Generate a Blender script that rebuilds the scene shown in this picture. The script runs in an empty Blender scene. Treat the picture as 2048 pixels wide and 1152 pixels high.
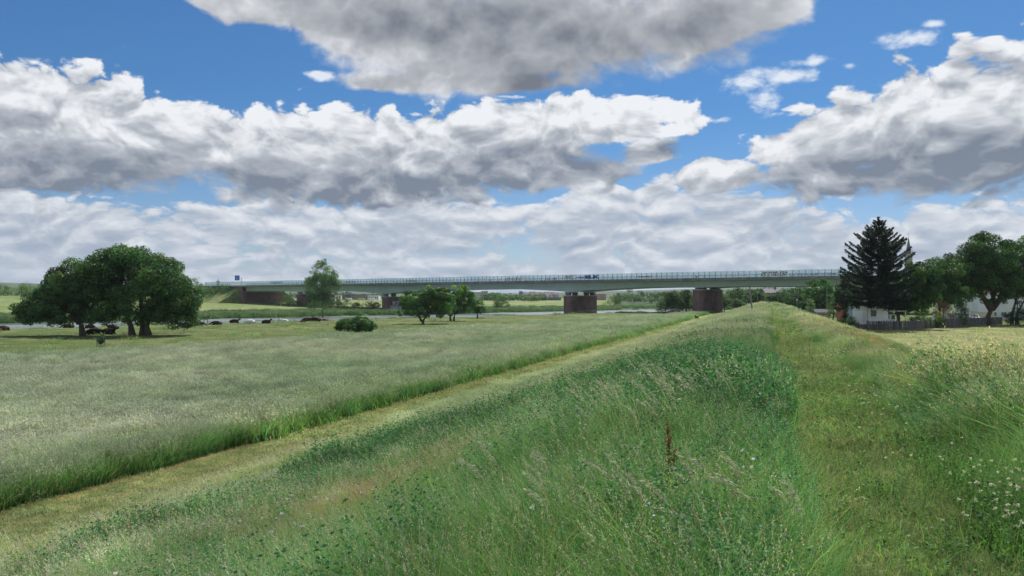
import bpy, bmesh, math, random
import numpy as np
from mathutils import Vector, Matrix

random.seed(7)
RNG = np.random.default_rng(7)
scene = bpy.context.scene
COL = scene.collection
F = 1480.0            # focal length in pixels of the 2048 wide photograph
EYE = 1.6             # camera height above the dike crest (z = 0)
HOR = 596.0           # image row of the horizon

# ---------------------------------------------------------------- camera
cam_data = bpy.data.cameras.new("camera")
cam_data.sensor_width = 36.0
cam_data.lens = F / 2048 * 36.0
cam_data.shift_y = (HOR - 576.0) / 2048.0
cam_data.clip_start = 0.1
cam_data.clip_end = 12000.0
cam = bpy.data.objects.new("camera", cam_data)
cam.location = (0, 0, EYE)
cam.rotation_euler = (math.radians(90), 0, 0)
COL.objects.link(cam)
scene.camera = cam

scene.view_settings.view_transform = 'Standard'
scene.view_settings.look = 'None'
scene.view_settings.exposure = 0.12
scene.view_settings.gamma = 1.0
scene.view_settings.use_curve_mapping = False
scene.cycles.max_bounces = 5
scene.cycles.diffuse_bounces = 2
scene.cycles.glossy_bounces = 2
scene.cycles.transmission_bounces = 3
scene.cycles.transparent_max_bounces = 8
scene.cycles.use_denoising = True

SUN_EL, SUN_AZ = 56.0, 24.0      # degrees; azimuth clockwise from the view direction (+Y)

# ---------------------------------------------------------------- node helper
class NT:
    def __init__(self, tree): self.t = tree
    def new(self, typ, **kw):
        n = self.t.nodes.new(typ)
        for k, v in kw.items(): setattr(n, k, v)
        return n
    def put(self, sock, v):
        if isinstance(v, bpy.types.NodeSocket): self.t.links.new(v, sock)
        elif v is not None: sock.default_value = v
    def m(self, op, a, b=None, c=None, clamp=False):
        n = self.new('ShaderNodeMath', operation=op, use_clamp=clamp)
        self.put(n.inputs[0], a); self.put(n.inputs[1], b)
        if c is not None: self.put(n.inputs[2], c)
        return n.outputs[0]
    def vm(self, op, a, b=None, c=None, scale=None):
        n = self.new('ShaderNodeVectorMath', operation=op)
        self.put(n.inputs[0], a)
        if b is not None: self.put(n.inputs[1], b)
        if c is not None: self.put(n.inputs[2], c)
        if scale is not None: self.put(n.inputs['Scale'], scale)
        return n.outputs['Value'] if op in ('LENGTH', 'DOT_PRODUCT', 'DISTANCE') else n.outputs['Vector']
    def ramp(self, v, a, b, c=0.0, d=1.0, smooth=True):
        n = self.new('ShaderNodeMapRange', interpolation_type='SMOOTHSTEP' if smooth else 'LINEAR', clamp=True)
        self.put(n.inputs['Value'], v)
        self.put(n.inputs['From Min'], a); self.put(n.inputs['From Max'], b)
        self.put(n.inputs['To Min'], c); self.put(n.inputs['To Max'], d)
        return n.outputs['Result']
    def noise(self, vec, scale, detail=4, rough=0.5, lac=2.0, dist=0.0, typ='FBM', norm=True, dims='3D'):
        n = self.new('ShaderNodeTexNoise', noise_dimensions=dims, noise_type=typ)
        if hasattr(n, 'normalize') and typ == 'FBM': n.normalize = norm
        self.put(n.inputs['Vector'], vec); self.put(n.inputs['Scale'], scale)
        n.inputs['Detail'].default_value = detail; n.inputs['Roughness'].default_value = rough
        n.inputs['Lacunarity'].default_value = lac; n.inputs['Distortion'].default_value = dist
        return n.outputs['Fac']
    def voro(self, vec, scale, detail=0, rough=0.5, feature='F1', smooth=0.5, dims='3D', lac=2.0):
        n = self.new('ShaderNodeTexVoronoi', voronoi_dimensions=dims, feature=feature, normalize=False)
        self.put(n.inputs['Vector'], vec); self.put(n.inputs['Scale'], scale)
        n.inputs['Detail'].default_value = detail; n.inputs['Roughness'].default_value = rough
        n.inputs['Lacunarity'].default_value = lac
        if feature == 'SMOOTH_F1': n.inputs['Smoothness'].default_value = smooth
        return n.outputs['Distance']
    def mix(self, f, a, b):
        n = self.new('ShaderNodeMix', data_type='RGBA')
        self.put(n.inputs[0], f); self.put(n.inputs[6], a); self.put(n.inputs[7], b)
        return n.outputs[2]
    def comb(self, x, y, z=0.0):
        n = self.new('ShaderNodeCombineXYZ')
        for i, v in enumerate((x, y, z)): self.put(n.inputs[i], v)
        return n.outputs[0]
    def sep(self, v):
        n = self.new('ShaderNodeSeparateXYZ'); self.put(n.inputs[0], v)
        return n.outputs

def px_dir(x, y):
    """photograph pixel -> azimuth, elevation (radians)"""
    X = (x - 1024) / F; Z = (HOR - y) / F
    return math.atan(X), math.atan(Z / math.sqrt(1 + X * X))
# ---------------------------------------------------------------- sky
world = bpy.data.worlds.new("World"); scene.world = world
world.use_nodes = True
world.node_tree.nodes.clear()
W = NT(world.node_tree)
SKY_STRENGTH = 0.10
tc = W.new('ShaderNodeTexCoord').outputs['Generated']
dx, dy, dz = W.sep(tc)[:3]
az = W.m('ARCTAN2', dx, dy)
el = W.m('ARCSINE', dz)
AE = W.comb(az, el, 0.0)
nish = W.new('ShaderNodeTexSky', sky_type='NISHITA', sun_disc=False)
nish.sun_elevation = math.radians(SUN_EL); nish.sun_rotation = math.radians(SUN_AZ)
nish.altitude = 100; nish.air_density = 1.0; nish.dust_density = 0.6; nish.ozone_density = 2.2

def blobs(vec, lst, k=0.25):
    """smooth union of ellipses given in photograph pixels (x, y, rx, ry)"""
    cur = None
    for (x, y, rx, ry) in lst:
        a0, e0 = px_dir(x, y)
        ax, ay = rx / F, ry / F
        q = W.vm('MULTIPLY_ADD', vec, (1 / ax, 1 / ay, 0), (-a0 / ax, -e0 / ay, 0))
        d = W.vm('LENGTH', q)
        if cur is None: cur = d
        else: cur = W.m('SMOOTH_MIN', cur, d, k)
    return W.m('SUBTRACT', 1.0, cur)

def shift(vec, dyy): return W.vm('ADD', vec, (0.0, dyy, 0.0))

def cloud_layer(lst, sc, amp, d_noise, d_form, edge, stretch=1.35, k=0.25, seed=0.0, fmax=0.85,
                lit=(0.90, 0.92, 0.95), shade=(0.21, 0.25, 0.32), bias=0.5, gain_n=3.0, gain_f=0.8, dark=0.35, extra=None, dmax=1.2,
                soft=0.45, billow=0.5, body=0.3, darks=None, dk=0.5):
    """one bank of cloud: alpha and colour over azimuth and elevation"""
    P0 = W.vm('MULTIPLY', AE, (1, stretch, 1))
    warp = W.noise(W.vm('ADD', P0, (0, 0, seed + 3)), sc * 0.9, 2, 0.5)
    warp = W.vm('SCALE', W.comb(W.m('SUBTRACT', warp, 0.5), 0.0, seed / 0.10), scale=0.10)
    def dens_noise(v, fine=True):
        p = W.vm('ADD', W.vm('MULTIPLY', v, (1.0, stretch, 1.0)), warp)
        n = W.noise(p, sc, 7 if fine else 5, 0.55)
        r = W.noise(W.vm('SCALE', p, scale=1.0), sc * 1.7, 4 if fine else 3, 0.5, 2.2, norm=False)
        r = W.m('ABSOLUTE', r)                       # billows: round heads, creased valleys
        t = W.m('MULTIPLY', W.m('SUBTRACT', n, 0.5), amp * 2.6)
        return W.m('MULTIPLY_ADD', W.m('SUBTRACT', r, 0.17), amp * 2.6 * billow, t)
    def form(v):
        f = blobs(v, lst, k)
        if extra is not None: f = W.m('MAXIMUM', f, extra(v))
        return W.m('SMOOTH_MIN', f, fmax, 0.3)
    n0 = dens_noise(AE); n1 = dens_noise(shift(AE, d_noise), False)
    f0 = form(AE); f1 = form(shift(AE, d_form))
    D = W.m('ADD', f0, n0)
    gf = W.m('SUBTRACT', f0, f1)
    alpha = W.ramp(D, 0.0, W.ramp(gf, -0.25, 0.15, soft, edge))
    g = W.m('SUBTRACT', n0, n1)
    depth = W.ramp(D, 0.0, dmax, 0.0, 1.0, False)
    s = W.m('MULTIPLY_ADD', g, gain_n, bias)
    s = W.m('MULTIPLY_ADD', gf, gain_f, s)
    s = W.m('MULTIPLY_ADD', depth, -dark, s)
    s = W.m('MULTIPLY_ADD', W.m('SUBTRACT', W.noise(W.vm('ADD', P0, (3.1, 0, seed)), sc * 0.8, 3, 0.5), 0.5), body, s)
    if darks:                                        # thick, flat undersides
        dd = W.ramp(W.m('ADD', blobs(AE, darks, 0.5), W.m('MULTIPLY', n0, 0.9)), -0.45, 0.75)
        s = W.m('MULTIPLY_ADD', dd, -dk, s)
    mid = tuple(0.45 * a + 0.55 * b for a, b in zip(lit, shade))
    col = W.mix(W.ramp(s, 0.45, 1.05, smooth=False), W.mix(W.ramp(s, -0.35, 0.5, smooth=False), (*shade, 1), (*mid, 1)), (*lit, 1))
    return alpha, col

# low bank towards the horizon
far_ext = lambda v: W.m('MULTIPLY', W.m('SUBTRACT', px_dir(1024, 470)[1], W.sep(v)[1]), 9.0)
LOW = [(80, 470, 330, 75), (450, 480, 260, 62), (760, 470, 300, 70), (1080, 460, 330, 66), (1450, 470, 260, 75),
       (1250, 410, 190, 34), (1930, 500, 220, 82), (1660, 500, 200, 55)]
a1, c1 = cloud_layer(LOW, 8.5, 0.60, 0.011, 0.030, 0.26, stretch=2.1, fmax=0.42, k=0.4, seed=11.0, extra=far_ext,
                     lit=(0.72, 0.745, 0.785), shade=(0.24, 0.31, 0.42), bias=0.46, gain_n=1.0, gain_f=0.35, dark=0.10, body=1.1, billow=0.5)
# row of cumulus
MID = [(-60, 270, 240, 118), (60, 232, 110, 88), (210, 265, 130, 100), (370, 280, 100, 80), (250, 330, 220, 46), (90, 345, 240, 46),
       (560, 300, 150, 85), (700, 310, 190, 95), (880, 320, 190, 90), (1040, 285, 180, 95), (1180, 245, 170, 55), (1080, 345, 210, 48),
       (740, 378, 180, 36), (560, 350, 120, 60), (1300, 305, 80, 28), (1420, 352, 100, 32), (1330, 222, 50, 24),
       (1590, 295, 95, 42), (1700, 275, 120, 78), (1850, 262, 160, 112), (2030, 250, 180, 128), (1650, 345, 110, 46), (1850, 345, 230, 46),
       (2250, 250, 200, 130), (-300, 280, 200, 90)]
a2, c2 = cloud_layer(MID, 8.0, 0.46, 0.016, 0.050, 0.17, stretch=1.5, k=0.3, seed=2.0,
                     lit=(0.80, 0.82, 0.85), shade=(0.17, 0.205, 0.265), bias=0.43, gain_n=1.55, gain_f=0.60, dark=0.12, body=0.8, billow=0.55, dk=0.50,
                     darks=[(100, 345, 260, 42), (150, 385, 110, 16), (690, 375, 230, 50), (960, 335, 240, 48), (1180, 335, 120, 26),
                            (1860, 330, 330, 66), (1700, 350, 170, 52)])
# large near cloud overhead
TOP = [(540, -5, 175, 62), (730, 45, 150, 92), (900, 75, 230, 108), (1120, 50, 300, 125), (1380, 35, 200, 110), (1530, -10, 110, 80),
       (1100, -120, 620, 160), (790, 165, 130, 22), (1000, 165, 150, 24)]
a3, c3 = cloud_layer(TOP, 5.5, 0.46, 0.022, 0.075, 0.24, stretch=1.3, k=0.3, seed=23.0,
                     lit=(0.76, 0.78, 0.81), shade=(0.155, 0.175, 0.215), bias=0.84, gain_n=1.5, gain_f=0.15, dark=0.36, dmax=0.8, body=0.9, billow=0.4, dk=0.55,
                     darks=[(1180, 100, 300, 85), (1020, 40, 330, 50), (1420, 100, 130, 50), (1090, 160, 110, 35), (1000, -120, 500, 120)])
# torn shreds in the blue
SHRED = [(1500, 165, 60, 22), (1560, 150, 90, 20), (1620, 125, 50, 12), (1530, 195, 35, 25), (1815, 80, 60, 17), (1870, 48, 20, 8),
         (1440, 240, 26, 9), (640, 150, 40, 9), (1700, 130, 20, 8)]
def shred_layer():
    f = blobs(AE, SHRED, 0.3)
    n = W.noise(W.vm('MULTIPLY', AE, (1, 1.8, 1)), 17.0, 7, 0.62)
    return W.ramp(W.m('ADD', f, W.m('MULTIPLY', W.m('SUBTRACT', n, 0.5), 4.0)), 0.0, 1.0, 0.0, 0.85)
a4 = shred_layer()

up = W.ramp(el, 0.62, 0.85)          # above the photograph: scattered fair-weather cloud
pl = W.vm('SCALE', tc, scale=W.m('DIVIDE', 1.0, W.m('MAXIMUM', dz, 0.06)))
side = W.ramp(W.m('ABSOLUTE', az), 0.72, 1.0)
gen_n = W.noise(pl, 0.85, 6, 0.55)
gen_a = W.m('MULTIPLY', W.ramp(gen_n, 0.47, 0.57), W.m('MAXIMUM', up, side))
gen_a = W.m('MULTIPLY', gen_a, W.ramp(dz, 0.0, 0.05))
gen_c = W.mix(W.ramp(gen_n, 0.5, 0.75), (0.85, 0.87, 0.9, 1), (0.33, 0.36, 0.42, 1))

skyc = W.vm('SCALE', nish.outputs['Color'], scale=SKY_STRENGTH)
skyc = W.vm('MULTIPLY', skyc, W.mix(W.ramp(el, 0.02, 0.26), (0.55, 0.66, 0.84, 1), (0.26, 0.54, 0.79, 1)))
c = skyc
c = W.mix(gen_a, c, gen_c)
c = W.mix(a1, c, c1)
c = W.mix(a4, c, (0.80, 0.84, 0.89, 1))
c = W.mix(a2, c, c2)
c = W.mix(a3, c, c3)
below = W.ramp(dz, -0.02, 0.0)
c = W.mix(below, (0.10, 0.13, 0.08, 1), c)
bg = W.new('ShaderNodeBackground')
W.put(bg.inputs['Color'], W.vm('SCALE', c, scale=1.0 / SKY_STRENGTH)); bg.inputs['Strength'].default_value = SKY_STRENGTH
wo = W.new('ShaderNodeOutputWorld'); W.put(wo.inputs['Surface'], bg.outputs[0])
world.cycles.sampling_method = 'MANUAL'; world.cycles.sample_map_resolution = 256

# ---------------------------------------------------------------- sun
sd = bpy.data.lights.new("sun", 'SUN'); sd.energy = 5.0; sd.angle = math.radians(0.6); sd.color = (1.0, 0.97, 0.92)
sun = bpy.data.objects.new("sun", sd); COL.objects.link(sun)
_el, _az = math.radians(SUN_EL), math.radians(SUN_AZ)
sv = Vector((math.sin(_az) * math.cos(_el), math.cos(_az) * math.cos(_el), math.sin(_el)))
sun.rotation_euler = (-sv).to_track_quat('-Z', 'Y').to_euler()
# ---------------------------------------------------------------- mesh helpers
def tag(o, label=None, cat=None, group=None, kind=None):
    if label: o['label'] = label
    if cat: o['category'] = cat
    if group: o['group'] = group
    if kind: o['kind'] = kind
    return o

def empty(name, loc, label=None, cat=None, group=None, rz=0.0):
    o = bpy.data.objects.new(name, None); o.location = loc; o.rotation_euler = (0, 0, rz)
    o.empty_display_size = 0.2; COL.objects.link(o)
    return tag(o, label, cat, group)

def link(name, me, mat=None, parent=None, loc=None):
    if mat is not None and not me.materials: me.materials.append(mat)
    o = bpy.data.objects.new(name, me)
    if parent is not None: o.parent = parent
    if loc is not None: o.location = loc
    COL.objects.link(o)
    return o

def np_mesh(name, V, Fc, smooth=False, attrs=None):
    """V (n,3), Fc (m,k) all faces with the same vertex count"""
    V = np.asarray(V, np.float32); Fc = np.asarray(Fc, np.int32)
    me = bpy.data.meshes.new(name)
    me.vertices.add(len(V)); me.vertices.foreach_set('co', V.ravel())
    k = Fc.shape[1]
    me.loops.add(Fc.size); me.loops.foreach_set('vertex_index', Fc.ravel())
    me.polygons.add(len(Fc)); me.polygons.foreach_set('loop_start', np.arange(0, Fc.size, k, dtype=np.int32))
    if smooth: me.polygons.foreach_set('use_smooth', np.ones(len(Fc), bool))
    for an, (typ, dom, data) in (attrs or {}).items():
        a = me.attributes.new(an, typ, dom)
        a.data.foreach_set({'FLOAT': 'value', 'FLOAT_VECTOR': 'vector', 'FLOAT_COLOR': 'color', 'INT': 'value'}[typ], np.ascontiguousarray(data).ravel())
    me.update(calc_edges=True); me.validate()
    return me

class MB:
    """collects simple shapes, links them as one mesh"""
    def __init__(self): self.v = []; self.f = []; self.smooth = False
    def add(self, vs, fs):
        b = len(self.v); self.v += [tuple(p) for p in vs]; self.f += [tuple(i + b for i in q) for q in fs]; return self
    def box(self, c, s, rz=0.0, taper=1.0):
        x, y, z = s[0] / 2, s[1] / 2, s[2] / 2; ca, sa = math.cos(rz), math.sin(rz)
        vs = []
        for dz, k in ((-z, 1.0), (z, taper)):
            for sx, sy in ((-1, -1), (1, -1), (1, 1), (-1, 1)):
                px, py = sx * x * k, sy * y * k
                vs.append((c[0] + px * ca - py * sa, c[1] + px * sa + py * ca, c[2] + dz))
        return self.add(vs, [(3, 2, 1, 0), (4, 5, 6, 7), (0, 1, 5, 4), (1, 2, 6, 5), (2, 3, 7, 6), (3, 0, 4, 7)])
    def tube(self, pts, rad, n=6, cap=True):
        pts = [Vector(p) for p in pts]; rings = []
        ref = Vector((0.13, 0.31, 0.94))
        for i, p in enumerate(pts):
            d = (pts[min(i + 1, len(pts) - 1)] - pts[max(i - 1, 0)]).normalized()
            r_ = ref if abs(d.dot(ref)) < 0.95 else Vector((1, 0, 0))
            a = d.cross(r_).normalized(); b = d.cross(a)
            r = rad[i] if hasattr(rad, '__len__') else rad
            rings.append([p + (a * math.cos(2 * math.pi * k / n) + b * math.sin(2 * math.pi * k / n)) * r for k in range(n)])
        vs = [q for R in rings for q in R]; fs = []
        for i in range(len(rings) - 1):
            for k in range(n):
                fs.append((i * n + k, i * n + (k + 1) % n, (i + 1) * n + (k + 1) % n, (i + 1) * n + k))
        if cap:
            fs.append(tuple(range(n))[::-1]); fs.append(tuple((len(rings) - 1) * n + k for k in range(n)))
        return self.add(vs, fs)
    def prism(self, poly, z0, z1):
        n = len(poly)
        vs = [(x, y, z0) for x, y in poly] + [(x, y, z1) for x, y in poly]
        return self.add(vs, [tuple(range(n))[::-1], tuple(range(n, 2 * n))] + [(k, (k + 1) % n, n + (k + 1) % n, n + k) for k in range(n)])
    def ellipsoid(self, c, r, nu=10, nv=6):
        vs = []; fs = []
        for j in range(nv + 1):
            t = math.pi * j / nv
            for i in range(nu):
                a = 2 * math.pi * i / nu
                vs.append((c[0] + r[0] * math.sin(t) * math.cos(a), c[1] + r[1] * math.sin(t) * math.sin(a), c[2] + r[2] * math.cos(t)))
        for j in range(nv):
            for i in range(nu):
                fs.append((j * nu + i, (j + 1) * nu + i, (j + 1) * nu + (i + 1) % nu, j * nu + (i + 1) % nu))
        return self.add(vs, fs)
    def mesh(self, name):
        me = bpy.data.meshes.new(name); me.from_pydata(self.v, [], self.f); me.update()
        if self.smooth: me.polygons.foreach_set('use_smooth', [True] * len(me.polygons))
        return me
    def build(self, name, mat, parent=None, loc=None, label=None, bevel=0.0):
        o = link(name, self.mesh(name), mat, parent, loc)
        if bevel:
            m = o.modifiers.new('bevel', 'BEVEL'); m.width = bevel; m.segments = 2; m.limit_method = 'ANGLE'
        if label: o['label'] = label
        return o

# ---------------------------------------------------------------- value noise for placing things
def _hash(ix, iy, seed):
    h = (ix.astype(np.int64) * 374761393 + iy.astype(np.int64) * 668265263 + seed * 1442695041) & 0xFFFFFFFF
    h = ((h ^ (h >> 13)) * 1274126177) & 0xFFFFFFFF
    return ((h ^ (h >> 16)) & 0xFFFF) / 65535.0
def vnoise(x, y, scale, seed=0, octaves=3):
    x = np.asarray(x, float) / scale; y = np.asarray(y, float) / scale
    out = 0.0; amp = 1.0; tot = 0.0
    for o in range(octaves):
        ix = np.floor(x); iy = np.floor(y); fx = x - ix; fy = y - iy
        fx = fx * fx * (3 - 2 * fx); fy = fy * fy * (3 - 2 * fy)
        a = _hash(ix, iy, seed + o); b = _hash(ix + 1, iy, seed + o); c = _hash(ix, iy + 1, seed + o); d = _hash(ix + 1, iy + 1, seed + o)
        out = out + amp * ((a * (1 - fx) + b * fx) * (1 - fy) + (c * (1 - fx) + d * fx) * fy)
        tot += amp; amp *= 0.5; x = x * 2.03 + 17.1; y = y * 2.03 + 5.7
    return out / tot
def sstep(a, b, x):
    t = np.clip((x - a) / (b - a), 0, 1); return t * t * (3 - 2 * t)

# ---------------------------------------------------------------- terrain height
DX, DY = 0.324, 0.946            # direction in which the dike runs
def ts(x, y): return x * DX + y * DY, -DY * x + DX * y
def xy(t, s): return t * DX - s * DY, t * DY + s * DX
def rq(x, y): return -0.742 * x + 0.67 * y, 0.67 * x + 0.742 * y      # across and along the river
PLAIN = -3.9; WATER = -5.75; RIGHT = -3.4
def height(x, y):
    x = np.asarray(x, float); y = np.asarray(y, float)
    t, s = ts(x, y); r, q = rq(x, y)
    left = np.interp(s, [1.1, 2.0, 3.2, 13.2, 14.6, 16.5], [0, -0.16, -0.55, PLAIN + 0.28, PLAIN + 0.04, PLAIN])
    right = np.interp(-s, [3.4, 4.2, 5.2, 11.6, 13.2], [0, -0.16, -0.5, RIGHT + 0.1, RIGHT])
    z = np.where(s > 0, left, right)
    z = z - 0.07 * np.exp(-((s + 0.9) / 0.42) ** 2)               # trodden path
    z = z + (vnoise(x, y, 1.7, 3, 3) - 0.5) * 0.12 * (np.abs(s) < 20)
    z = z + (vnoise(x, y, 9.0, 5, 2) - 0.5) * np.where(s > 20, 0.25, 0.10)
    # near bank of the river
    bank = np.interp(r + (vnoise(x, y, 22.0, 8, 3) - 0.5) * 7, [0, 154, 164, 172, 188, 900], [0, 0, 0.35, 1.75, 3.4, 3.4])
    z = np.where(s > 10, z - bank, z)
    # far bank
    rr = r + (vnoise(x, y, 30.0, 12, 3) - 0.5) * 6
    farz = np.interp(rr, [235, 250, 254, 258, 264, 290, 311, 390, 430, 2200], [-7.3, -6.6, -5.6, -5.0, -4.7, -4.2, -3.45, -1.3, -1.0, 0.8])
    farz = farz + np.interp(rr, [395, 440, 470], [0, 3.6, 3.6]) * np.interp(q, [150, 215], [1, 0])
    z = np.where((rr > 235) & (s > 10), farz, z)
    # the ground rises towards the hills
    d = np.hypot(x, y)
    z = z + np.interp(d, [900, 1500, 3500, 6000], [0, 6, 60, 110]) * np.interp(s / np.maximum(d, 1), [-0.6, 0.0, 0.3, 0.6, 0.8], [1, 0.8, 0.36, 0.5, 0.95])
    return z
def hz(x, y): return float(height(np.array([x]), np.array([y]))[0])

def at(px, Y):
    """world x for a photograph column at depth Y"""
    return (px - 1024) / F * Y
def up_(py, Y): return EYE + (HOR - py) / F * Y
def hit(px, py):
    """point where the view ray of a photograph pixel meets the ground"""
    Y = np.arange(2.0, 900.0, 0.25)
    X = (px - 1024) / F * Y; Z = EYE + (HOR - py) / F * Y
    k = np.nonzero(Z <= height(X, Y))[0]
    k = k[0] if len(k) else -1
    return float(X[k]), float(Y[k]), float(height(X[k:k+1] if k >= 0 else X[-1:], Y[k:k+1] if k >= 0 else Y[-1:])[0])

# ---------------------------------------------------------------- materials
def new_mat(name):
    m = bpy.data.materials.new(name); m.use_nodes = True; m.node_tree.nodes.clear()
    return m, NT(m.node_tree)
def finish(m, T, shader, disp=None):
    o = T.new('ShaderNodeOutputMaterial'); T.put(o.inputs['Surface'], shader); return m
def principled(T, col, rough=0.7, metal=0.0, spec=0.5, bump=None, bs=0.3, bd=0.02):
    p = T.new('ShaderNodeBsdfPrincipled')
    T.put(p.inputs['Base Color'], col if isinstance(col, bpy.types.NodeSocket) else (*col, 1) if len(col) == 3 else col)
    T.put(p.inputs['Roughness'], rough); p.inputs['Metallic'].default_value = metal
    p.inputs['Specular IOR Level'].default_value = spec
    if bump is not None:
        b = T.new('ShaderNodeBump'); b.inputs['Strength'].default_value = bs; b.inputs['Distance'].default_value = bd
        T.put(b.inputs['Height'], bump); T.put(p.inputs['Normal'], b.outputs[0])
    return p.outputs[0]
def pos(T): return T.new('ShaderNodeNewGeometry').outputs['Position']
def objc(T): return T.new('ShaderNodeTexCoord').outputs['Object']
def c4(c): return (*c, 1)
def simple(name, col, rough=0.7, var=0.25, scale=3.0, spec=0.4, metal=0.0, bs=0.2, bd=0.01):
    """painted, cast or woven surface with uneven tone and a fine relief"""
    m, T = new_mat(name)
    n = T.noise(objc(T), scale, 5, 0.6)
    n2 = T.noise(objc(T), scale * 9, 3, 0.6)
    f = T.m('MULTIPLY_ADD', n2, 0.35, T.m('MULTIPLY', n, 0.65))
    a = tuple(v * (1 - var) for v in col); b = tuple(min(1, v * (1 + var)) for v in col)
    return finish(m, T, principled(T, T.mix(T.ramp(f, 0.3, 0.7), c4(a), c4(b)), rough, metal, spec, n2, bs, bd))
def ground_mat(name, cols, scales=(0.35, 2.5, 14.0), bs=0.8, bd=0.08, th=(0.35, 0.65), stripe=None):
    """cols: three soil and sward colours mixed by noise in world space"""
    m, T = new_mat(name)
    p = pos(T)
    n1 = T.noise(p, scales[0], 4, 0.6); n2 = T.noise(p, scales[1], 5, 0.65); n3 = T.noise(p, scales[2], 4, 0.7)
    c = T.mix(T.ramp(n1, *th), c4(cols[0]), c4(cols[1]))
    c = T.mix(T.ramp(n2, 0.42, 0.66), c, c4(cols[2]))
    f = T.ramp(n3, 0.3, 0.7, 0.65, 1.3)
    c = T.vm('SCALE', c, scale=f)
    if stripe:                                    # mowing lines along the dike
        a, amount, period = stripe
        sp = T.sep(p); s = T.m('ADD', T.m('MULTIPLY', sp[0], -DY), T.m('MULTIPLY', sp[1], DX))
        s = T.m('ADD', s, T.m('MULTIPLY', n1, 0.6))
        tt = T.m('ADD', T.m('MULTIPLY', sp[0], DX), T.m('MULTIPLY', sp[1], DY))
        nn = T.noise(T.comb(s, T.m('MULTIPLY', tt, 0.07), 0.0), 1.0 / period, 3, 0.6)
        c = T.mix(T.ramp(nn, 0.45, 0.62, 0, amount), c, c4(a))
    return finish(m, T, principled(T, c, 0.9, 0, 0.1, T.m('ADD', n3, n2), bs, bd))
# ---------------------------------------------------------------- ground, in pieces that share one height function
M = {}
M['dike'] = ground_mat('dike_turf', [(0.08, 0.15, 0.05), (0.15, 0.18, 0.08), (0.19, 0.18, 0.11)], (0.25, 1.6, 12))
M['path'] = ground_mat('trodden_turf', [(0.09, 0.15, 0.06), (0.14, 0.19, 0.085), (0.20, 0.20, 0.12)], (0.5, 4, 26), 1.0, 0.06)
M['strip'] = ground_mat('mown_turf', [(0.22, 0.24, 0.08), (0.36, 0.32, 0.16), (0.16, 0.22, 0.06)], (0.22, 1.3, 18), 1.0, 0.06, (0.4, 0.6), ((0.40, 0.33, 0.19), 0.55, 1.1))
M['meadow'] = ground_mat('meadow_turf', [(0.13, 0.17, 0.085), (0.20, 0.22, 0.14), (0.17, 0.18, 0.12)], (0.06, 0.6, 7), 0.6, 0.1)
M['pasture'] = ground_mat('pasture_turf', [(0.11, 0.15, 0.045), (0.21, 0.22, 0.09), (0.075, 0.12, 0.035)], (0.05, 0.22, 3), 1.0, 0.3)
M['field'] = ground_mat('mown_field_turf', [(0.21, 0.22, 0.075), (0.30, 0.28, 0.12), (0.15, 0.20, 0.06)], (0.10, 0.5, 9), 0.8, 0.05, (0.4, 0.6), ((0.32, 0.29, 0.15), 0.5, 2.2))
M['garden'] = ground_mat('garden_turf', [(0.10, 0.15, 0.04), (0.16, 0.19, 0.06), (0.08, 0.11, 0.035)], (0.08, 0.4, 4))
M['far'] = ground_mat('far_turf', [(0.16, 0.21, 0.07), (0.27, 0.27, 0.12), (0.12, 0.18, 0.05)], (0.012, 0.05, 0.5), 0.6, 0.3)
M['farbank'] = ground_mat('bank_turf', [(0.07, 0.125, 0.035), (0.12, 0.19, 0.05), (0.05, 0.085, 0.025)], (0.03, 0.12, 1.2), 1.0, 0.6)
M['shore'] = ground_mat('shore_mud', [(0.16, 0.17, 0.08), (0.22, 0.20, 0.12), (0.10, 0.14, 0.05)], (0.06, 0.3, 3), 1.0, 0.2)

M['hills'] = ground_mat('wooded_hills', [(0.045, 0.075, 0.035), (0.075, 0.11, 0.045), (0.11, 0.14, 0.06)], (0.003, 0.011, 0.05), 1.0, 4.0)

def gaps(lst):
    return np.concatenate([np.arange(a, b, st) for a, b, st in lst])
S = np.unique(np.round(np.concatenate([gaps([(-6000, -900, 300), (-900, -250, 40), (-250, -60, 6), (-60, -16, 1.5), (-16, -6, 0.5), (-6, 4, 0.15), (4, 19, 0.35),
      (19, 60, 1.2), (60, 420, 4.0), (420, 900, 20), (900, 6000, 300)]), [-14.0, -1.35, -0.45, 15.1, 18.7, 6000]]), 3))
Tt = np.unique(np.round(gaps([(-60, -4, 3), (-4, 18, 0.2), (18, 60, 0.6), (60, 130, 2), (130, 560, 4.0), (560, 1200, 25), (1200, 9001, 300)]), 3))
GS, GT = np.meshgrid(S, Tt)
GX, GY = xy(GT, GS); GZ = height(GX, GY)
nS, nT = len(S), len(Tt)
ci = np.arange(nS * nT).reshape(nT, nS)
quads = np.stack([ci[:-1, :-1], ci[1:, :-1], ci[1:, 1:], ci[:-1, 1:]], -1).reshape(-1, 4)
cS = ((S[1:] + S[:-1]) / 2)[None, :].repeat(nT - 1, 0).ravel(); cT = ((Tt[1:] + Tt[:-1]) / 2)[:, None].repeat(nS - 1, 1).ravel()
cX, cY = xy(cT, cS); cR, cQ = rq(cX, cY)
edge_m = -0.884 * cX + 0.467 * cY + (vnoise(cX, cY, 14, 31, 2) - 0.5) * 6      # where the tall meadow gives way to grazed pasture
zone = np.full(len(quads), 9)
farside = (cR > 246) & (cS > 10)
zone[(cS > -14) & (cS <= 15.1)] = 0
zone[(cS > -1.35) & (cS < -0.45) & (cT < 330)] = 1
zone[(cS > 15.1) & (cS < 18.7)] = 2
zone[(cS > 18.7)] = 3
zone[(cS > 18.7) & (edge_m > 66)] = 4
zone[(cS < -14)] = 5
garden = (cS < -14) & ((cT > 123 + (-14 - cS) * 0.0) & (cS < -14))
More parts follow.
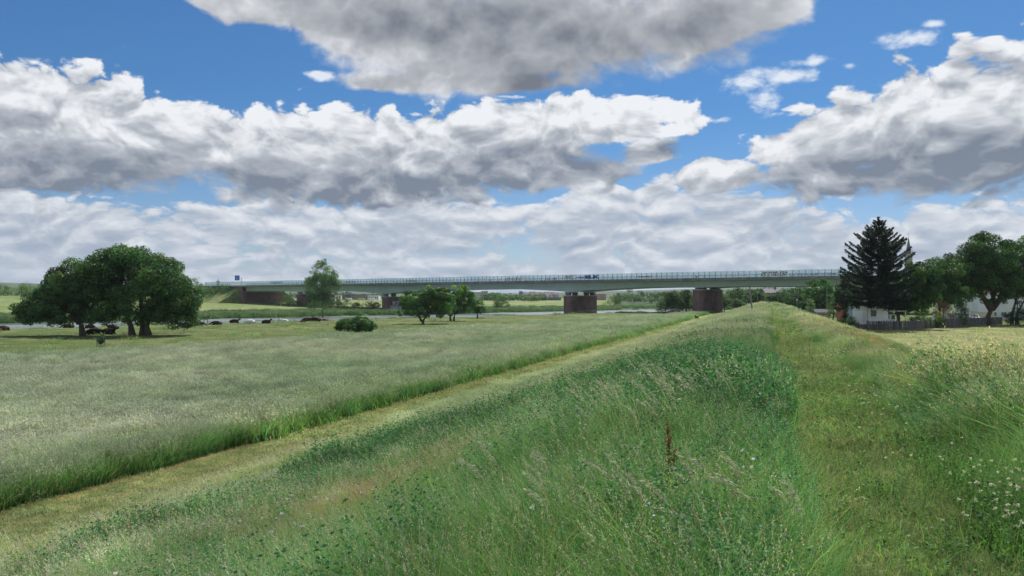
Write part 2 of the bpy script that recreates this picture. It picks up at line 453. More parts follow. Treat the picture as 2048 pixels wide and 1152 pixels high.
fence_line = cY - (116.0 + np.clip(cX - 55, 0, 60) * 0.55)
zone[(cS < -14) & (fence_line > 0)] = 6
zone[(cS > 18.7) & (cR > 164) & (cR <= 246)] = 10
zone[farside & (cR < 300)] = 8
zone[farside & (cR >= 300)] = 7
zone[(cT > 560)] = 7
zone[np.hypot(cX, cY) > 1250] = 11
zone[(cT > 430) & (cS < cT * 0.19)] = 11
ZN = {0: ('dike', 'dike'), 1: ('footpath', 'path'), 2: ('mown_strip', 'strip'), 3: ('meadow', 'meadow'), 4: ('pasture', 'pasture'),
      5: ('mown_field', 'field'), 6: ('garden_lawn', 'garden'), 7: ('far_field', 'far'), 8: ('far_river_bank', 'farbank'), 10: ('near_river_bank', 'shore'), 11: ('hills', 'hills')}
allV = np.stack([GX.ravel(), GY.ravel(), GZ.ravel()], 1)
GLAB = {0: 'grassy flood dike running away from the viewer towards the bridge', 1: 'narrow trodden grass path along the dike crest',
        2: 'mown yellow green strip at the foot of the dike', 3: 'wide meadow of tall pale grass on the flood plain', 4: 'grazed pasture between the tall meadow and the river',
        5: 'freshly mown field to the right of the dike', 6: 'lawns of the gardens behind the plank fence', 7: 'fields and hills beyond the river', 8: 'green far bank of the river',
        10: 'near bank sloping into the river', 11: 'wooded hills on the horizon'}
for zi, (nm, mk) in ZN.items():
    q = quads[zone == zi]
    if not len(q): continue
    used, inv = np.unique(q, return_inverse=True)
    me = np_mesh(nm, allV[used], inv.reshape(-1, 4), smooth=True)
    tag(link(nm, me, M[mk]), GLAB[zi], kind='structure')

# river
m, T = new_mat('river_water')
p = pos(T)
w1 = T.noise(T.vm('MULTIPLY', p, (0.5, 0.8, 1)), 0.8, 5, 0.65); w2 = T.noise(p, 0.06, 3, 0.5)
sh = principled(T, (0.16, 0.18, 0.17), T.ramp(w2, 0.35, 0.65, 0.12, 0.28), 0, 1.0, w1, 0.30, 0.10)
M['water'] = finish(m, T, sh)
def river_pt(r, q): return (-0.742 * r + 0.67 * q, 0.67 * r + 0.742 * q)
rv = []; rf = []
for i, q_ in enumerate(np.arange(-300, 1501, 60)):
    for r_ in (150, 268): rv.append((*river_pt(r_, q_), WATER))
for i in range(len(rv) // 2 - 1): rf.append((2 * i, 2 * i + 2, 2 * i + 3, 2 * i + 1))
me = bpy.data.meshes.new('river'); me.from_pydata(rv, [], rf)
tag(link('river', me, M['water']), 'grey river crossing behind the pasture under the bridge', kind='structure')
if me.polygons[0].normal.z < 0: me.flip_normals()
# ---------------------------------------------------------------- grass
def foliage_mat(name, trans=0.35, rough=0.6, var=0.25, spec=0.14, nscale=0.7):
    """leaf tissue: colour from the mesh, varied per clump, some light passing through"""
    m, T = new_mat(name)
    a = T.new('ShaderNodeAttribute', attribute_type='GEOMETRY', attribute_name='gc').outputs['Color']
    b = T.new('ShaderNodeAttribute', attribute_type='INSTANCER', attribute_name='tint').outputs['Color']
    c = T.vm('MULTIPLY', a, b)
    n = T.noise(pos(T), nscale, 3, 0.6)
    c = T.vm('SCALE', c, scale=T.ramp(n, 0.3, 0.7, 1 - var, 1 + var, False))
    p = principled(T, c, rough, 0, spec)
    tr = T.new('ShaderNodeBsdfTranslucent'); T.put(tr.inputs[0], T.vm('MULTIPLY', c, (1.25, 1.3, 0.8)))
    mx = T.new('ShaderNodeMixShader'); mx.inputs[0].default_value = trans
    T.put(mx.inputs[1], p); T.put(mx.inputs[2], tr.outputs[0])
    return finish(m, T, mx.outputs[0])
M['grass'] = foliage_mat('grass_blades', 0.40)

def ribbons(base, direc, length, width, bend, az, nseg, col0, col1):
    """many curved tapering ribbons. base (n,3), direc = horizontal lean (n,2), bend = how far they nod"""
    n = len(length)
    lev = np.linspace(0, 1, nseg + 1)
    V = np.zeros((n, nseg + 1, 2, 3)); C = np.zeros((n, nseg + 1, 2, 3))
    wv = np.stack([np.cos(az), np.sin(az)], 1)
    for i, t in enumerate(lev):
        h = length * (t - 0.32 * bend * t ** 3)
        out = length * (0.18 * t + bend * 0.75 * t ** 2.3)
        c = base + np.stack([direc[:, 0] * out, direc[:, 1] * out, h], 1)
        w = width * (1 - 0.85 * t ** 1.5) * 0.5
        V[:, i, 0, :] = c - np.concatenate([wv * w[:, None], np.zeros((n, 1))], 1)
        V[:, i, 1, :] = c + np.concatenate([wv * w[:, None], np.zeros((n, 1))], 1)
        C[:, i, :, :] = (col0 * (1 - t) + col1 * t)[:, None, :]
    idx = np.arange(n * (nseg + 1) * 2).reshape(n, nseg + 1, 2)
    Q = np.stack([idx[:, :-1, 0], idx[:, :-1, 1], idx[:, 1:, 1], idx[:, 1:, 0]], -1).reshape(-1, 4)
    return V.reshape(-1, 3), Q, C.reshape(-1, 3), V.mean(2)

class Tuft:
    def __init__(self): self.V = []; self.Q = []; self.C = []; self.n = 0
    def add(self, V, Q, C):
        self.V.append(V); self.Q.append(Q + self.n); self.C.append(C); self.n += len(V)
    def mesh(self, name, mat):
        V = np.concatenate(self.V); Q = np.concatenate(self.Q); C = np.concatenate(self.C)
        me = np_mesh(name, V, Q, attrs={'gc': ('FLOAT_COLOR', 'POINT', np.concatenate([C, np.ones((len(C), 1))], 1))})
        me.materials.append(mat)
        return me

def jit(col, n, v): return np.clip(np.array(col)[None, :] * (1 + RNG.normal(0, v, (n, 1))) * (1 + RNG.normal(0, v * 0.3, (n, 3))), 0.004, 1)
def leafquads(c, size, asp, col, up=0.3, colv=0.2, tang=None):
    """small pointed leaves at points c"""
    n = len(c)
    a = RNG.normal(0, 1, (n, 3)) if tang is None else tang + RNG.normal(0, 0.35, (n, 3))
    a[:, 2] = a[:, 2] * 0.7 + up
    a /= np.linalg.norm(a, axis=1, keepdims=True)
    b = np.cross(a, RNG.normal(0, 1, (n, 3))); b /= np.linalg.norm(b, axis=1, keepdims=True) + 1e-9
    s = (size * RNG.uniform(0.6, 1.3, n))[:, None]
    V = np.stack([c - a * s * 0.5, c + b * s * 0.5 * asp, c + a * s * 0.5, c - b * s * 0.5 * asp], 1).reshape(-1, 3)
    Q = np.arange(4 * n).reshape(n, 4)
    return V, Q, np.repeat(jit(col, n, colv), 4, 0)

GREEN = (0.13, 0.28, 0.065); LUSH = (0.068, 0.21, 0.070); PALE = (0.18, 0.30, 0.115); STRAW = (0.36, 0.30, 0.17)
SEED = (0.42, 0.44, 0.34); PURP = (0.31, 0.28, 0.27); YEL = (0.28, 0.34, 0.10)
def tuft(name, nb, L, w, R, bend, col, tip=None, nst=0, sL=(0.7, 0.95), seed=SEED, sw=0.0022, pn=14, ps=0.022, nseg=3, nleaf=0, leaf=(0.05, 0.45), leafcol=LUSH, lf=(0.15, 0.7), stemcol=None, flower=None):
    T_ = Tuft()
    def discp(n, R):
        a = RNG.uniform(0, 2 * np.pi, n); r = R * np.sqrt(RNG.uniform(0, 1, n))
        return np.stack([r * np.cos(a), r * np.sin(a), np.full(n, -0.03)], 1)
    if nb:
        th = RNG.uniform(0, 2 * np.pi, nb); d = np.stack([np.cos(th), np.sin(th)], 1) * RNG.uniform(0.4, 1.2, (nb, 1)) + np.array([-0.25, 0])
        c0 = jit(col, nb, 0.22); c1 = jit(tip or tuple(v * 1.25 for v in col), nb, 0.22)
        dead = RNG.random(nb) < 0.07; c0[dead] = jit(STRAW, int(dead.sum()), 0.2); c1[dead] = c0[dead]
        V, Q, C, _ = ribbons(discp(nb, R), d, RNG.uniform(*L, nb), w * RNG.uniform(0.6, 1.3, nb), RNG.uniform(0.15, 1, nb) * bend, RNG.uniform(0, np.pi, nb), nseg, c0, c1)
        T_.add(V, Q, C)
    if nst:
        th = RNG.uniform(0, 2 * np.pi, nst); d = np.stack([np.cos(th), np.sin(th)], 1) * 0.5 + np.array([-0.5, 0])
        ln = RNG.uniform(*sL, nst); c0 = jit(stemcol or tuple(0.5 * a + 0.5 * b for a, b in zip(col, STRAW)), nst, 0.15)
        V, Q, C, ctr = ribbons(discp(nst, R), d, ln, np.full(nst, sw), RNG.uniform(0.1, 0.5, nst), RNG.uniform(0, np.pi, nst), 4, c0, c0)
        C = C.copy(); T_.add(V, Q, C)
        tipd = ctr[:, -1] - ctr[:, -2]
        tt = RNG.uniform(0, 1, (nst, pn))
        P = ctr[:, -1][:, None] - tipd[:, None] * tt[:, :, None] * 0.85 + RNG.normal(0, ps * 0.35, (nst, pn, 3)) * (0.3 + tt)[:, :, None]
        tg = np.repeat(tipd / np.linalg.norm(tipd, axis=1, keepdims=True), pn, 0)
        T_.add(*leafquads(P.reshape(-1, 3), ps, 0.32, seed, 0.1, 0.15, tg))
    if nleaf:
        ns = max(3, nleaf // 12); b = discp(ns, R); hh = RNG.uniform(*sL, ns)
        d = RNG.normal(0, 0.12, (ns, 2))
        V, Q, C, ctr = ribbons(b, d, hh, np.full(ns, sw * 1.8), np.full(ns, 0.2), RNG.uniform(0, np.pi, ns), 3, jit(leafcol, ns, 0.1), jit(leafcol, ns, 0.1))
        T_.add(V, Q, C)
        k = RNG.integers(0, ns, nleaf); f = RNG.uniform(*lf, nleaf)
        P = b[k] + np.concatenate([d[k] * (f ** 1.5 * hh[k])[:, None] * 0.5, (f * hh[k])[:, None]], 1)
        off = RNG.normal(0, 1, (nleaf, 3)); off[:, 2] *= 0.35
        off /= np.linalg.norm(off, axis=1, keepdims=True)
        P = P + off * leaf[0] * (0.6 + 0.5 * (1 - f))[:, None]
        T_.add(*leafquads(P, leaf[0], leaf[1], leafcol, 0.15, 0.25, off))
        if flower:
            fc, nf, fs = flower
            k = RNG.integers(0, ns, nf); f = RNG.uniform(0.72, 1.05, nf)
            P = b[k] + np.concatenate([d[k] * (f ** 1.5 * hh[k])[:, None] * 0.5, (f * hh[k])[:, None]], 1) + RNG.normal(0, fs * 1.2, (nf, 3))
            T_.add(*leafquads(P, fs, 0.8, fc, 0.2, 0.15))
    return T_.mesh(name, M['grass'])

def proto_collection(name, meshes):
    c = bpy.data.collections.new(name)
    for i, me in enumerate(meshes):
        o = bpy.data.objects.new("%s_%02d" % (name, i), me); c.objects.link(o)
    return c

def scatter(name, P, vi, rot, scl, tint, coll, label, kind='stuff'):
    n = len(P)
    me = bpy.data.meshes.new(name)
    me.vertices.add(n); me.vertices.foreach_set('co', np.asarray(P, np.float32).ravel())
    for an, typ, data, key in (('vi', 'INT', vi.astype(np.int32), 'value'), ('rot', 'FLOAT_VECTOR', rot, 'vector'), ('scl', 'FLOAT_VECTOR', scl, 'vector'),
                               ('tint', 'FLOAT_COLOR', np.concatenate([tint, np.ones((n, 1))], 1), 'color')):
        a = me.attributes.new(an, typ, 'POINT'); a.data.foreach_set(key, np.ascontiguousarray(data).ravel())
    o = link(name, me); tag(o, label, kind=kind)
    g = bpy.data.node_groups.new(name, 'GeometryNodeTree')
    g.interface.new_socket('Geometry', in_out='INPUT', socket_type='NodeSocketGeometry')
    g.interface.new_socket('Geometry', in_out='OUTPUT', socket_type='NodeSocketGeometry')
    N = g.nodes; L = g.links
    gi = N.new('NodeGroupInput'); go = N.new('NodeGroupOutput')
    cinfo = N.new('GeometryNodeCollectionInfo'); cinfo.inputs['Collection'].default_value = coll
    cinfo.inputs['Separate Children'].default_value = True; cinfo.inputs['Reset Children'].default_value = True
    ip = N.new('GeometryNodeInstanceOnPoints'); ip.inputs['Pick Instance'].default_value = True
    def na(an, dt):
        q = N.new('GeometryNodeInputNamedAttribute'); q.data_type = dt; q.inputs['Name'].default_value = an; return q.outputs['Attribute']
    e2r = N.new('FunctionNodeEulerToRotation')
    L.new(gi.outputs[0], ip.inputs['Points']); L.new(cinfo.outputs[0], ip.inputs['Instance'])
    L.new(na('vi', 'INT'), ip.inputs['Instance Index']); L.new(na('rot', 'FLOAT_VECTOR'), e2r.inputs[0]); L.new(e2r.outputs[0], ip.inputs['Rotation'])
    L.new(na('scl', 'FLOAT_VECTOR'), ip.inputs['Scale']); L.new(ip.outputs[0], go.inputs[0])
    o.modifiers.new('scatter', 'NODES').node_group = g
    return o

# kinds of tuft; for each, near, middle and far versions with fewer and broader blades
PROT = []; KIND = {}
def kindset(key, makers):
    KIND[key] = []
    for mk in makers:
        ids = []
        for f in mk: ids.append(len(PROT)); PROT.append(f)
        KIND[key].append(ids)
TW = [("n", 0.005, 0.16, 1.0, 3), ("m", 0.011, 0.30, 1.0, 2), ("f", 0.028, 0.75, 1.0, 2)]
def three(fn): return [[fn(i, *TW[i]) for _ in range(3 if i < 2 else 2)] for i in range(3)]
NB = [34, 46, 70]; ST = [4, 10, 36]
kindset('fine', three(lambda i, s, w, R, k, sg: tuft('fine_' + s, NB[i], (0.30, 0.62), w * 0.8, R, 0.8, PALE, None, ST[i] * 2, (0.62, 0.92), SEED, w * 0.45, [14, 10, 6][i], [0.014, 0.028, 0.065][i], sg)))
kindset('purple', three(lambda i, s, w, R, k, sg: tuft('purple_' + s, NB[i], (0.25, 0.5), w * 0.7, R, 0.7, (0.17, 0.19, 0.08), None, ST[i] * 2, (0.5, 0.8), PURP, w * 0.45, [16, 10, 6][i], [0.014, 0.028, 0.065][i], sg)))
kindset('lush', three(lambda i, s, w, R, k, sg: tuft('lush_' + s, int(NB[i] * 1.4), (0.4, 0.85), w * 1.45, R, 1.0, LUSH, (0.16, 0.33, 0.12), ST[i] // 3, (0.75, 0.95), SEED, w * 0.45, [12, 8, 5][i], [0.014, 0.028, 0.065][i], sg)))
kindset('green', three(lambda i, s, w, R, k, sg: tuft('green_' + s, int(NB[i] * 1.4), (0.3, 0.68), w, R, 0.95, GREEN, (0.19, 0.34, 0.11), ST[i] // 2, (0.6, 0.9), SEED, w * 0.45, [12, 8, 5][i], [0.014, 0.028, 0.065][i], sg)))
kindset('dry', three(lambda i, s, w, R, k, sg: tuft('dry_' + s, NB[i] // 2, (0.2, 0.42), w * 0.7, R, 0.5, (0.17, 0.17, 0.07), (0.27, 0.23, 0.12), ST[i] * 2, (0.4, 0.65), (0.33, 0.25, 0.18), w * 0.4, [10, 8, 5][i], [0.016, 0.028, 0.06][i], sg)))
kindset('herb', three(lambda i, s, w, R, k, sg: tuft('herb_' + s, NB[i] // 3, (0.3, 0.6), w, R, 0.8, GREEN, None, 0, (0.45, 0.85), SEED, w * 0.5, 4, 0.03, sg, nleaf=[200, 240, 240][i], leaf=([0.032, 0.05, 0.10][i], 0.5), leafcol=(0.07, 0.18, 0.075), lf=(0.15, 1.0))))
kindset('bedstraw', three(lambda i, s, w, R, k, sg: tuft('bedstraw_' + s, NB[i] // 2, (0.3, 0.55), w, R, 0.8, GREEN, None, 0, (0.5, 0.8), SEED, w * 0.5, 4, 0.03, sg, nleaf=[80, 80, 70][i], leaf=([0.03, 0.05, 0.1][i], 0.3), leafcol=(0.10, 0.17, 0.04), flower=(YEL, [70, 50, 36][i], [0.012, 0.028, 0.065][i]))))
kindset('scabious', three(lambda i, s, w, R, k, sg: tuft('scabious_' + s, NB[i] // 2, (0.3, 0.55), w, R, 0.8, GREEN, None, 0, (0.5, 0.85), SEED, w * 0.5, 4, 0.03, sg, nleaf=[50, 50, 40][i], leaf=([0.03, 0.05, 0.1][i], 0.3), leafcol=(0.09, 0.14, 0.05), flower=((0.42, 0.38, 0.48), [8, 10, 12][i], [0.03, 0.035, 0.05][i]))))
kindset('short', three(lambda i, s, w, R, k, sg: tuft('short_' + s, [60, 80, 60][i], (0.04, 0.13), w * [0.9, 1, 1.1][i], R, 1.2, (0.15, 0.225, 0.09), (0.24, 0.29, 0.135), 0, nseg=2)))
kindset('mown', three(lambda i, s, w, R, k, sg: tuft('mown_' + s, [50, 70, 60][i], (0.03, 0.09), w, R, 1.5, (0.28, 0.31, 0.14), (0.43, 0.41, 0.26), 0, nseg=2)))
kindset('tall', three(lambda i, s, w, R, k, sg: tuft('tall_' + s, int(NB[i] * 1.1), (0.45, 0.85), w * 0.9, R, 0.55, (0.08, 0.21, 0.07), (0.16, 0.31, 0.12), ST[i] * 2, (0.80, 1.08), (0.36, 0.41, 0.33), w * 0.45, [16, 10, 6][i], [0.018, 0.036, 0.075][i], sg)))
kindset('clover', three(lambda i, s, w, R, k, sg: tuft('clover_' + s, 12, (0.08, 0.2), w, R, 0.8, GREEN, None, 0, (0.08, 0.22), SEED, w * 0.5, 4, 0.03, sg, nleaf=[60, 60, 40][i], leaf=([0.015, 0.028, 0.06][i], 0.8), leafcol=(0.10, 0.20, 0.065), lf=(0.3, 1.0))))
GRASSC = proto_collection('tufts', PROT)

def polar_points(r0, r1, n, a0=-0.74, a1=0.74, power=0.0):
    """points round the camera, pdf per area ~ r^-power"""
    u = RNG.uniform(0, 1, n); k = 2.0 - power
    r = (r0 ** k + u * (r1 ** k - r0 ** k)) ** (1 / k) if abs(k) > 1e-6 else r0 * (r1 / r0) ** u
    a = RNG.uniform(a0, a1, n)
    return r * np.sin(a), r * np.cos(a), r
def gs(t, s, t0, s0, rt, rs): return np.exp(-((t - t0) / rt) ** 2 - ((s - s0) / rs) ** 2)

bands = [(1.6, 9.0, 7500, 0.6, 0), (9.0, 30.0, 26000, 1.0, 1), (30.0, 95.0, 26000, 1.2, 2), (95.0, 300.0, 20000, 1.0, 2)]
ORDER = ['fine', 'purple', 'lush', 'green', 'dry', 'herb', 'bedstraw', 'scabious', 'short', 'mown', 'tall', 'clover']
out = {k: [[], [], [], [], []] for k in ('dike_grass', 'path_grass', 'mown_strip_grass', 'meadow_grass', 'pasture_grass', 'mown_field_grass', 'river_bank_grass')}
for (r0, r1, n, pw, lod) in bands:
    X, Y, Rr = polar_points(r0, r1, n, power=pw)
    t, s = ts(X, Y); r_, q_ = rq(X, Y)
    n1 = vnoise(X, Y, 2.6, 41, 3); n2 = vnoise(X, Y, 1.1, 57, 2); n3 = vnoise(t, s * 3.0, 7.0, 71, 3)
    em = -0.884 * X + 0.467 * Y + (vnoise(X, Y, 14, 31, 2) - 0.5) * 6
    Wt = {k: np.zeros(n) + 1e-4 for k in ORDER}
    sc = np.ones(n); keep = np.ones(n, bool); obj_ = np.empty(n, object)
    dike = (s > -14) & (s < 15.1); pathz = (np.abs(s + 0.9 + 0.12 * np.sin(t * 0.5)) < 0.58 + 0.25 * (n2 - 0.5)) & (t < 300)
    # dike vegetation, band by band
    tb = t + (n1 - 0.5) * 3.0
    band = np.exp(-((tb - 14.2 - 0.25 * (4 - s)) / 2.6) ** 2) * sstep(-0.1, 1.2, s) * (1 - sstep(8.0, 9.5, s))
    dryz = gs(t + (n1 - 0.5) * 1.5, s, 8.8, 4.3, 2.4, 1.3); herbz = gs(t, s, 8.6, 8.2, 3.2, 2.1); crest = gs(tb, s + (n2 - 0.5) * 1.2, 11.5, 0.7, 3.4, 0.9)
    lushz = gs(t, s, 5.2, 1.2, 3.2, 1.5)
    Wt['fine'] += 0.16 + 1.2 * sstep(10, 14, s) + 0.3 * (n1 > 0.5) + 0.7 * sstep(30, 60, t) + 0.9 * gs(t, s, 19, 8, 8, 3)
    Wt['purple'] += 0.10 + 0.5 * sstep(0.5, 0.62, n3) + 0.9 * gs(t, s, 45, 3, 28, 4)
    Wt['green'] += 0.75 + 1.6 * lushz + 0.6 * gs(t, s, 8, -4, 8, 2) + 3.0 * herbz
    Wt['lush'] += 0.30 + 5.0 * lushz + 3.5 * gs(t, s, 8, -2.9, 5, 1.0) + 2.0 * band + 2.0 * herbz
    Wt['herb'] += 0.05 + 7.0 * band + 1.2 * herbz + 7.0 * crest + 3.0 * lushz * sstep(0.5, 0.6, n2) + 2.5 * gs(t, s, 20, 1.4, 4, 1.2) + 2.5 * gs(t, s, 16, -4.2, 4, 0.8) + 1.5 * sstep(0.64, 0.74, n1)
    Wt['dry'] += 0.08 + 9.0 * dryz + 2.0 * gs(t, s, 30, -3.6, 22, 1.0) + 9.0 * gs(t, s, 12.6, -2.9, 1.2, 0.5)
    Wt['bedstraw'] += 0.06 + 1.8 * gs(t, s, 8.5, 9.0, 3, 1.8) + 0.8 * gs(t, s, 5.0, 0.1, 1.0, 0.4) + 0.8 * gs(t, s, 30, 5, 12, 2)
    Wt['scabious'] += 0.03 + 1.6 * gs(t, s, 27, 3.8, 6, 1.6) + 0.8 * gs(t, s, 9, 11, 4, 1.5)
    sc = (0.36 + 0.40 * n1 + 0.42 * band + 0.28 * crest + 0.34 * lushz + 0.40 * gs(t, s, 9, -2.7, 6, 1.0) + 0.26 * herbz - 0.20 * sstep(11, 14, s) - 0.10 * dryz) * (0.70 + 0.60 * n2)
    sc = sc * np.where(s < -0.4, 0.45 + 0.55 * sstep(1.5, 2.8, -s) , 1.0) * np.where(s < -5, 0.75, 1.0)
    sc = sc * (0.55 + 0.45 * sstep(0.0, 0.75, s - (-0.45))) if False else sc
    obj_[:] = 'dike_grass'
    # the crest itself is lower near the trodden path
    sc = sc * np.where((s < -2.8) & (t > 17), 0.62, 1.0) * (1 + 0.35 * gs(t, s, 12.5, -3.0, 2.0, 0.7)); close = np.exp(-((s + 0.93 + (n2 - 0.5) * 0.5) / 0.66) ** 4); sc = sc * (1 - 0.68 * close)
    keep &= ~((s < -13.9)) | (s < -14)
    for k_ in ('lush', 'herb', 'green', 'bedstraw', 'purple', 'fine', 'scabious'): Wt[k_] *= 1 - 0.85 * close
    Wt['short'] += 3.0 * close * (Rr < 60)
    def only(mask, nm, kinds, scale):
        obj_[mask] = nm
        for k in ORDER: Wt[k][mask] = 1e-6
        for k, w in kinds.items(): Wt[k][mask] = (w[mask] if hasattr(w, '__len__') else w)
        sc[mask] = scale[mask] if hasattr(scale, '__len__') else scale
    only(pathz, 'path_grass', {'short': 1.0, 'clover': 0.05 + 0.1 * (n1 > 0.55), 'mown': 0.2}, 0.6 + 0.6 * n2)
    low = (s > 13.3 + (n1 - 0.5) * 2.2) & (s <= 15.1)
    only(low, 'dike_grass', {'mown': 1.0, 'fine': 0.55, 'short': 0.3}, 0.42 + 0.5 * n2)
    mst = (s > 15.1) & (s < 18.75)
    only(mst, 'mown_strip_grass', {'short': 0.15 + 0.4 * (n3 > 0.5), 'mown': 1.0}, 0.8 + 0.6 * n2)
    mdw = (s >= 18.75) & (em <= 66)
    edge_b = np.clip(1.25 - (s - 18.75) / (3.6 + 4.0 * (n3 - 0.3)), 0, 1)
    only(mdw, 'meadow_grass', {'tall': 0.12 + 1.0 * (1 - edge_b), 'lush': 0.10 + 1.6 * edge_b, 'green': 0.15 + 1.3 * edge_b + 0.8 * sstep(0.55, 0.7, n1), 'fine': 0.35 * (n1 > 0.45) * (1 - edge_b), 'purple': 0.3 * (n3 > 0.52) * (1 - edge_b)}, 0.60 + 0.38 * n1 + 0.28 * n2 + 0.32 * edge_b)
    pst = (s >= 18.75) & (em > 66) & (r_ < 164)
    only(pst, 'pasture_grass', {'short': 1.0, 'green': 0.06 * (n1 > 0.6), 'purple': 0.05 * (n3 > 0.55)}, 0.35 + 0.8 * n1)
    fence = Y - (116.0 + np.clip(X - 55, 0, 60) * 0.55)
    fld = (s < -14) & (fence < -0.3)
    only(fld, 'mown_field_grass', {'mown': 1.0, 'short': 0.7}, 0.7 + 0.5 * n2)
    rb = (s > 18.75) & (r_ >= 164)
    keep &= ~(rb | ((s < -14) & (fence >= -0.3)))
    keep &= ~(dike & (s < -6.5) & (Rr > 14) & (RNG.random(n) < 0.6))
    keep &= ~((pst | fld) & (RNG.random(n) < 0.35))
    wm = np.stack([Wt[k] for k in ORDER], 1); cw = np.cumsum(wm, 1); u = RNG.random(n) * cw[:, -1]
    kk = (cw < u[:, None]).sum(1)
    vi = np.array([KIND[ORDER[k]][lod][RNG.integers(0, len(KIND[ORDER[k]][lod]))] for k in kk])
    Z = height(X, Y)
    farsc = 1.0 if r0 < 90 else 1.6
    tint = np.ones((n, 3)) * (0.85 + 0.35 * n3)[:, None] * RNG.uniform(0.88, 1.12, (n, 1))
    big = vnoise(X, Y * 1.0, 13.0, 91, 3) - 0.5
    tint = tint * (0.80 + 0.40 * n2)[:, None]
    tint = tint * (1 + big[:, None] * np.array([1.0, 0.55, 0.9])[None])
    tint[(s > 12.5) & (s < 15.1)] *= 1.18
    rut = np.exp(-((s - 16.3) / 0.35) ** 2) + np.exp(-((s - 17.6) / 0.3) ** 2)
    on_strip = ((s >= 15.1) & (s < 18.75)) * (n3 > 0.38)
    tint = tint * (1 + on_strip[:, None] * (0.16 - rut[:, None] * np.array([0.38, 0.16, 0.22])[None]))
    tint[pathz] *= 1.12
    warm = gs(t, s, 40, -3.6, 30, 1.1) * 0.9 + dryz * 0.22 + gs(t, s, 12.6, -2.9, 1.4, 0.6) * 0.8
    tint = tint * (1 + warm[:, None] * np.array([0.50, 0.24, 0.12])[None])
    rot = np.stack([RNG.normal(0, 0.10, n), RNG.normal(-0.10, 0.12, n), RNG.uniform(-1.2, 1.2, n)], 1)
    scl = np.stack([sc * farsc ** 1.5 * RNG.uniform(0.9, 1.25, n), sc * farsc ** 1.5 * RNG.uniform(0.9, 1.25, n), sc * RNG.uniform(0.85, 1.15, n)], 1)
    for nm in out:
        mk = keep & (obj_ == nm)
        if mk.any():
            for lst, arr in zip(out[nm], (np.stack([X, Y, Z], 1), vi, rot, scl, tint)): lst.append(arr[mk])
# extra low sward on the trodden path, the mown strip and the crest right beside the viewer
def patch(nm, n, tr, sr, kinds, lod, scale, tintf=1.0, avoid=None):
    t = tr[0] + (tr[1] - tr[0]) * RNG.uniform(0, 1, n) ** 1.5; s = RNG.uniform(*sr, n)
    X, Y = xy(t, s); ok = (np.abs(np.arctan2(X, Y)) < 0.76) & (Y > 1.2)
    if avoid: ok &= ~((s > avoid[0]) & (s < avoid[1]))
    X, Y = X[ok], Y[ok]; m = len(X)
    ks = [k for k in kinds for _ in range(kinds[k])]
    vi = np.array([random.choice(KIND[random.choice(ks)][lod]) for _ in range(m)])
    rot = np.stack([RNG.normal(0, 0.15, m), RNG.normal(-0.05, 0.15, m), RNG.uniform(-3, 3, m)], 1)
    sc = scale * RNG.uniform(0.7, 1.3, (m, 1)) * np.ones((1, 3))
    ti = np.ones((m, 3)) * RNG.uniform(0.8, 1.2, (m, 1)) * tintf
    for lst, arr in zip(out[nm], (np.stack([X, Y, height(X, Y)], 1), vi, rot, sc, ti)): lst.append(arr)
patch('path_grass', 2200, (3, 16), (-1.5, -0.35), {'short': 8, 'clover': 1, 'mown': 3}, 0, 1.0)
patch('path_grass', 2200, (14, 60), (-1.5, -0.35), {'short': 4, 'mown': 1}, 1, 1.0)
patch('dike_grass', 2600, (3, 14), (-5.0, 3.5), {'short': 3, 'clover': 1, 'green': 2}, 0, 0.9, 1.0, (-1.9, 0.0))
patch('dike_grass', 1700, (3, 16), (-1.6, -0.3), {'short': 6, 'clover': 1, 'mown': 1}, 0, 1.2)
patch('mown_strip_grass', 5000, (2, 45), (15.0, 18.8), {'short': 1, 'mown': 3}, 1, 1.0)
patch('mown_strip_grass', 3500, (40, 160), (15.0, 18.8), {'short': 1, 'mown': 2}, 2, 1.0)
patch('meadow_grass', 5200, (2, 40), (18.6, 19.8), {'lush': 2, 'tall': 1, 'green': 1}, 1, 1.02, 0.95)
patch('meadow_grass', 1600, (40, 220), (18.6, 20.2), {'lush': 2, 'tall': 1}, 2, 0.8, 0.95)
patch('mown_strip_grass', 2600, (2, 60), (17.9, 18.75), {'mown': 1}, 1, 0.9, np.array([1.35, 1.0, 1.0]))
patch('mown_strip_grass', 900, (2, 40), (14.6, 15.3), {'mown': 1}, 1, 0.9, np.array([1.3, 1.0, 1.0]))
patch('dike_grass', 1200, (5, 9), (-2.9, -1.4), {'clover': 3, 'short': 1}, 0, 1.2)
out['river_reeds'] = [[], [], [], [], []]
for (ra, rb_, n, sc_) in ((252, 263, 4200, 1.7), (262, 300, 3000, 1.3), (164, 171, 1500, 1.0)):
    q = RNG.uniform(-60, 560, n); r = RNG.uniform(ra, rb_, n) + (vnoise(q, q * 0, 18, 5, 2) - 0.5) * 5
    X = -0.742 * r + 0.67 * q; Y = 0.67 * r + 0.742 * q; z = height(X, Y); ok = z > WATER - 0.15
    ok &= vnoise(X, Y, 16, 77, 2) > (0.35 if ra != 164 else 0.5)
    X, Y, z = X[ok], Y[ok], z[ok]; m = len(X)
    vi = np.array([random.choice(KIND[random.choice(['lush', 'green', 'herb'])][2]) for _ in range(m)])
    rot = np.stack([RNG.normal(0, 0.1, m), RNG.normal(0, 0.1, m), RNG.uniform(-3, 3, m)], 1)
    s_ = sc_ * RNG.uniform(0.6, 1.3, (m, 1)); scl = np.concatenate([s_ * 1.8, s_ * 1.8, s_], 1)
    for lst, arr in zip(out['river_reeds'], (np.stack([X, Y, z], 1), vi, rot, scl, np.ones((m, 3)) * RNG.uniform(0.5, 0.9, (m, 1)))): lst.append(arr)
